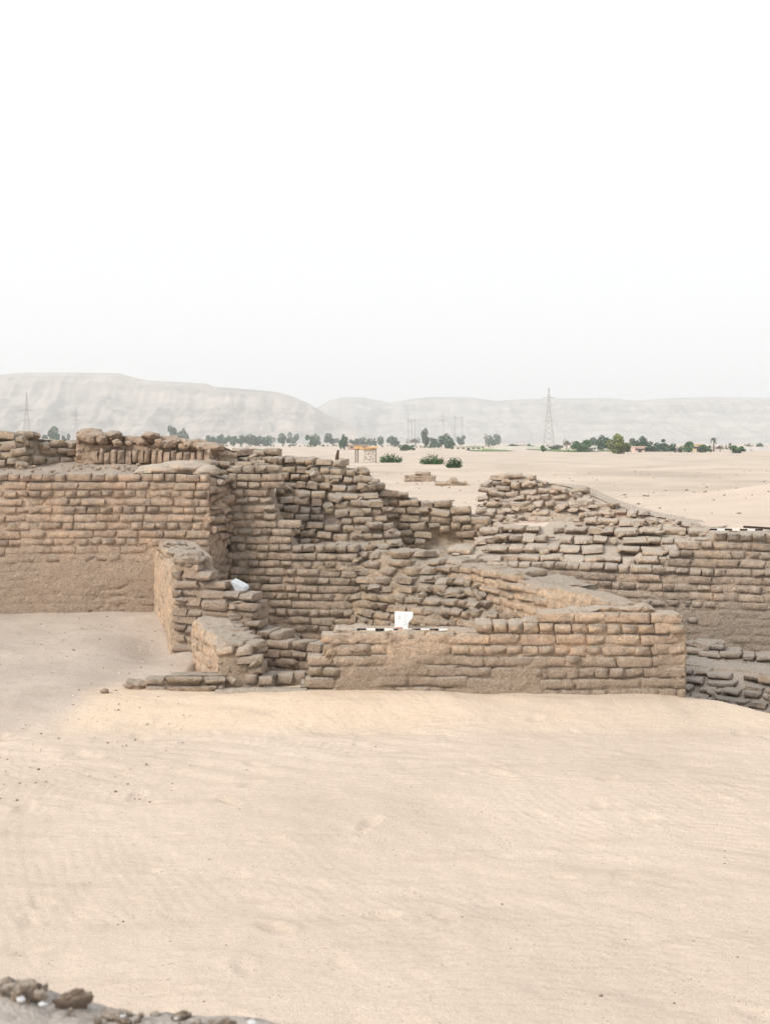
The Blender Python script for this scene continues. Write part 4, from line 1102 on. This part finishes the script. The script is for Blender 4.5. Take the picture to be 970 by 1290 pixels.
def field(x0, x1, ya, yb_, name='field'):
    Y0, Y1 = dist_for(yb_), dist_for(ya); 
    m, nt, b = new_mat('green_crop', 0.9); pos = N(nt, 'ShaderNodeNewGeometry').outputs['Position']
    nt.links.new(ramp(nt, noise(nt, pos, 0.15, 5, .7), [(0.35, (0.10, 0.20, 0.05)), (0.7, (0.20, 0.30, 0.10))]), b.inputs['Base Color'])
    A = np.zeros((24, 24, 3))
    for i, v in enumerate(np.linspace(0, 1, 24)):
        for j, q in enumerate(np.linspace(0, 1, 24)):
            Y = Y0 + (Y1 - Y0) * v; x = X_(x0 + (x1 - x0) * q, (Y0 + Y1) / 2)
            A[i, j] = (x, Y, 0)
    A[..., 2] = ground_z(A[..., 0], A[..., 1]) + 0.22
    o = link(name, grid_mesh(name, A, m)); tag(o, kind='structure')
field(578, 622, 565, 568.5); field(688, 724, 566.5, 569.5); field(760, 860, 567.5, 569)

# ------------------------------------------------------------------ pylons and lines
M_STEEL = plain('galvanised_steel', (0.42, 0.41, 0.41), 0.6)
def lattice(px, yt, Y, arms, wb, label, th=0.14):
    g = gnd(px, Y); u = Y / F; bp = HY + (H - g) * F / Y; h = (bp - yt) * u
    root = empty('pylon', (X_(px, Y), Y, g), label, 'pylon', 'electricity pylons on the plain')
    W0 = wb * u / 2; W1 = W0 * 0.28; waist = 0.62
    def wat(t): return W0 + (W1 - W0) * min(t / waist, 1) if t < waist else W1 * (1 - (t - waist) / (1 - waist) * 0.75)
    mb = MB(); K = 11
    for k in range(K):
        a, b = k / K, (k + 1) / K; wa, w2 = wat(a), wat(b); za, zb_ = a * h, b * h
        cs = [(-1, -1), (1, -1), (1, 1), (-1, 1)]
        for q in range(4):
            c, d = cs[q], cs[(q + 1) % 4]
            mb.bar((c[0] * wa, c[1] * wa, za), (c[0] * w2, c[1] * w2, zb_), th)
            mb.bar((c[0] * wa, c[1] * wa, za), (d[0] * w2, d[1] * w2, zb_), th * .6)
            mb.bar((d[0] * wa, d[1] * wa, za), (c[0] * w2, c[1] * w2, zb_), th * .6)
    mb.build('lattice_tower', M_STEEL, root)
    for (py, half) in arms:
        z = (bp - py) * u; hw = half * u; mb = MB()
        for y in (-.4, .4): mb.bar((-hw, 0, z), (hw, 0, z), th * .9); mb.bar((-hw, 0, z), (0, y, z + hw * .22), th * .6); mb.bar((hw, 0, z), (0, y, z + hw * .22), th * .6)
        o = mb.build('crossarm', M_STEEL, root)
        for x in (-hw, hw): MB().bar((x, 0, z), (x, 0, z - 1.6), .09).build('insulator', M_STEEL, root)
    return root
def portal(px, yt, Y, half, npole, label, th=0.16):
    g = gnd(px, Y); u = Y / F; bp = HY + (H - g) * F / Y; h = (bp - yt) * u
    root = empty('portal_pylon', (X_(px, Y), Y, g), label, 'pylon', 'electricity pylons on the plain'); hw = half * u
    for k in range(npole):
        x = -hw + 2 * hw * k / (npole - 1); mb = MB()
        for s in (-.35, .35): mb.bar((x + s * 1.2, s, 0), (x + s * .6, s, h), th * .8)
        for q in range(9): mb.bar((x - .4, 0, h * q / 9), (x + .4, 0, h * (q + 1) / 9), th * .5)
        mb.build('pole', M_STEEL, root)
    mb = MB(); mb.bar((-hw * 1.35, 0, h * .93), (hw * 1.35, 0, h * .93), th); mb.bar((-hw * 1.35, 0, h * .89), (hw * 1.35, 0, h * .89), th * .7); mb.build('crossbeam', M_STEEL, root)
lattice(33.5, 494, 900, [(517, 9.5), (530, 8.5)], 11, 'lattice pylon at the far left, tallest on the left side', .16)
lattice(95.5, 512, 1050, [(522, 3), (529, 5.5)], 8, 'slim lattice pylon right of the left portal pylons', .15)
portal(51, 529, 1000, 3.2, 3, 'squat portal pylon right of the far left lattice pylon', .13)
portal(74.5, 528, 1000, 3.8, 3, 'portal pylon between squat portal and slim lattice pylon', .13)
portal(518.5, 527, 1000, 4.2, 3, 'portal pylon behind the greyish bare tree')
lattice(558, 519, 1050, [(524, 3.5), (529, 3.5)], 6, 'slim lattice pylon above the big round dark tree', .15)
portal(577.5, 523, 1000, 4.6, 2, 'portal pylon with two lattice masts right of centre')
lattice(691.5, 488, 820, [(501, 6.5), (530, 6)], 14, 'tallest lattice pylon, standing alone right of centre', .15)

def cable(pts, label, r=0.07):
    """pts [(px,py,Y)] supports; sags between them"""
    mb = MB()
    for (a, b) in zip(pts[:-1], pts[1:]):
        A, B = TZ(*a), TZ(*b); L = (B - A).length; prev = A
        for k in range(1, 15):
            t = k / 14; c = A.lerp(B, t) - Vector((0, 0, 4 * t * (1 - t) * L * 0.022)); mb.bar(prev, c, r, 3); prev = c
    o = mb.build('power_line', M_STEEL, None); tag(o, label, 'power line', 'power lines over the plain')
cable([(-260, 512, 850), (24, 518, 900), (313, 538, 900), (558, 524, 1050), (685, 501, 820), (1300, 480, 700)], 'upper power line slung from pylon to pylon')
cable([(-260, 524, 850), (25, 530, 900), (313, 548, 900), (577, 533, 1000), (686, 530, 820), (1300, 520, 700)], 'lower power line slung from pylon to pylon')
cable([(-260, 534, 950), (51, 530, 1000), (290, 544, 980), (518, 529, 1000), (577, 525, 1000), (1300, 545, 900)], 'middle faint power line linking the portal pylons', .05)

# ------------------------------------------------------------------ hills
def hill(name, sil, Y0, run, x0, x1, seed, c):
    m, nt, b = new_mat(name + '_rock', 0.95); pos = N(nt, 'ShaderNodeNewGeometry').outputs['Position']
    mp = N(nt, 'ShaderNodeMapping'); mp.inputs['Scale'].default_value = (0.004, 0.004, 0.05); nt.links.new(pos, mp.inputs[0])
    f = math_(nt, 'ADD', math_(nt, 'MULTIPLY', noise(nt, mp.outputs[0], 1.0, 5, .6), .45), math_(nt, 'MULTIPLY', noise(nt, pos, .02, 8, .75), .55))
    nt.links.new(ramp(nt, f, [(0.35, tuple(v * .4 for v in c)), (0.5, c), (0.62, tuple(v * 1.4 for v in c))]), b.inputs['Base Color'])
    pxs = np.linspace(x0, x1, 520); rimY = Y0
    X = X_(pxs, rimY); hz = Z_(np.interp(pxs, [a for a, b_ in sil], [b_ for a, b_ in sil]), rimY)
    base = -6.0; vs_ = np.concatenate([np.linspace(0, 1, 110), np.linspace(1.03, 2.4, 14)])
    A = np.zeros((len(vs_), len(pxs), 3))
    for i, v in enumerate(vs_):
        # slope profile: talus, cliff band, bench, cliff
        t = min(v, 1.0)
        gull = 0.5 + 0.5 * fbm(X / 260.0, v * 0.7, 0, seed, 4); gl2 = np.abs(fbm(X / 120.0 + 3, v * 1.1, 1, seed + 3, 4))
        prof = np.interp(np.full_like(X, t) , [0, .35, .55, .62, .80, .86, 1], [0, .16, .42, .56, .66, .90, 1.0])
        sh = (gull - 0.5) * 0.9 * (1 - t) * t * 4 * 0.35
        tt = np.clip(t + sh - gl2 * 0.4 * t * (1 - t) * 4 * .8, 0, 1)
        prof = np.interp(tt, [0, .35, .55, .62, .80, .86, 1], [0, .16, .42, .54, .68, .88, 1.0])
        z = base + (hz - base) * prof
        z = z - 46 * np.abs(fbm(X / 70.0 + v * 0.6, v * 1.3, 4, seed + 9, 6, .6)) * (1 - t) ** .6 * t * 3
        if v > 1: z = hz - (v - 1) * 30
        y = rimY - run * (1 - v) * (1 + 0.25 * (gull - .5)) if v <= 1 else rimY + (v - 1) * run
        A[i, :, 0] = X; A[i, :, 1] = y; A[i, :, 2] = z
    o = link(name, grid_mesh(name, A, m)); tag(o, kind='structure')
silL = [(-500, 480), (-200, 476), (0, 472), (30, 469), (80, 469), (150, 470), (168, 475), (185, 479), (260, 483), (270, 487), (300, 489), (345, 493), (365, 498), (385, 506), (400, 515), (420, 526), (445, 537), (480, 549), (520, 557), (560, 563)]
silR = [(200, 560), (330, 545), (380, 525), (400, 513), (415, 504), (432, 500), (460, 501), (490, 507), (515, 503), (540, 500), (590, 500), (625, 505), (650, 503), (690, 502), (760, 501), (800, 504), (850, 501), (900, 500), (1000, 501), (1250, 498), (1500, 505)]
hill('hill', silL, 3200, 900, -560, 560, 60, (0.315, 0.275, 0.24))
hill('hill', silR, 4600, 1200, 150, 1500, 70, (0.31, 0.275, 0.245))

# ------------------------------------------------------------------ haze
m = bpy.data.materials.new('air'); m.use_nodes = True; nt = m.node_tree; nt.nodes.clear()
pv = nt.nodes.new('ShaderNodeVolumePrincipled'); pv.inputs['Color'].default_value = (0.88, 0.945, 1.0, 1); pv.inputs['Density'].default_value = 0.00027
pv.inputs['Anisotropy'].default_value = 0.2
out = nt.nodes.new('ShaderNodeOutputMaterial'); nt.links.new(pv.outputs[0], out.inputs['Volume'])
mb = MB(); x_, y0_, y1_, z0_, z1_ = 9800, -900, 13000, -26, 260
mb.box((0, (y0_ + y1_) / 2, (z0_ + z1_) / 2), (2 * x_, y1_ - y0_, z1_ - z0_))
tag(mb.build('haze', m), kind='stuff')
print('objects', len(bpy.data.objects), 'bricks', sum(1 for o in bpy.data.objects if o.name.startswith('brick')))
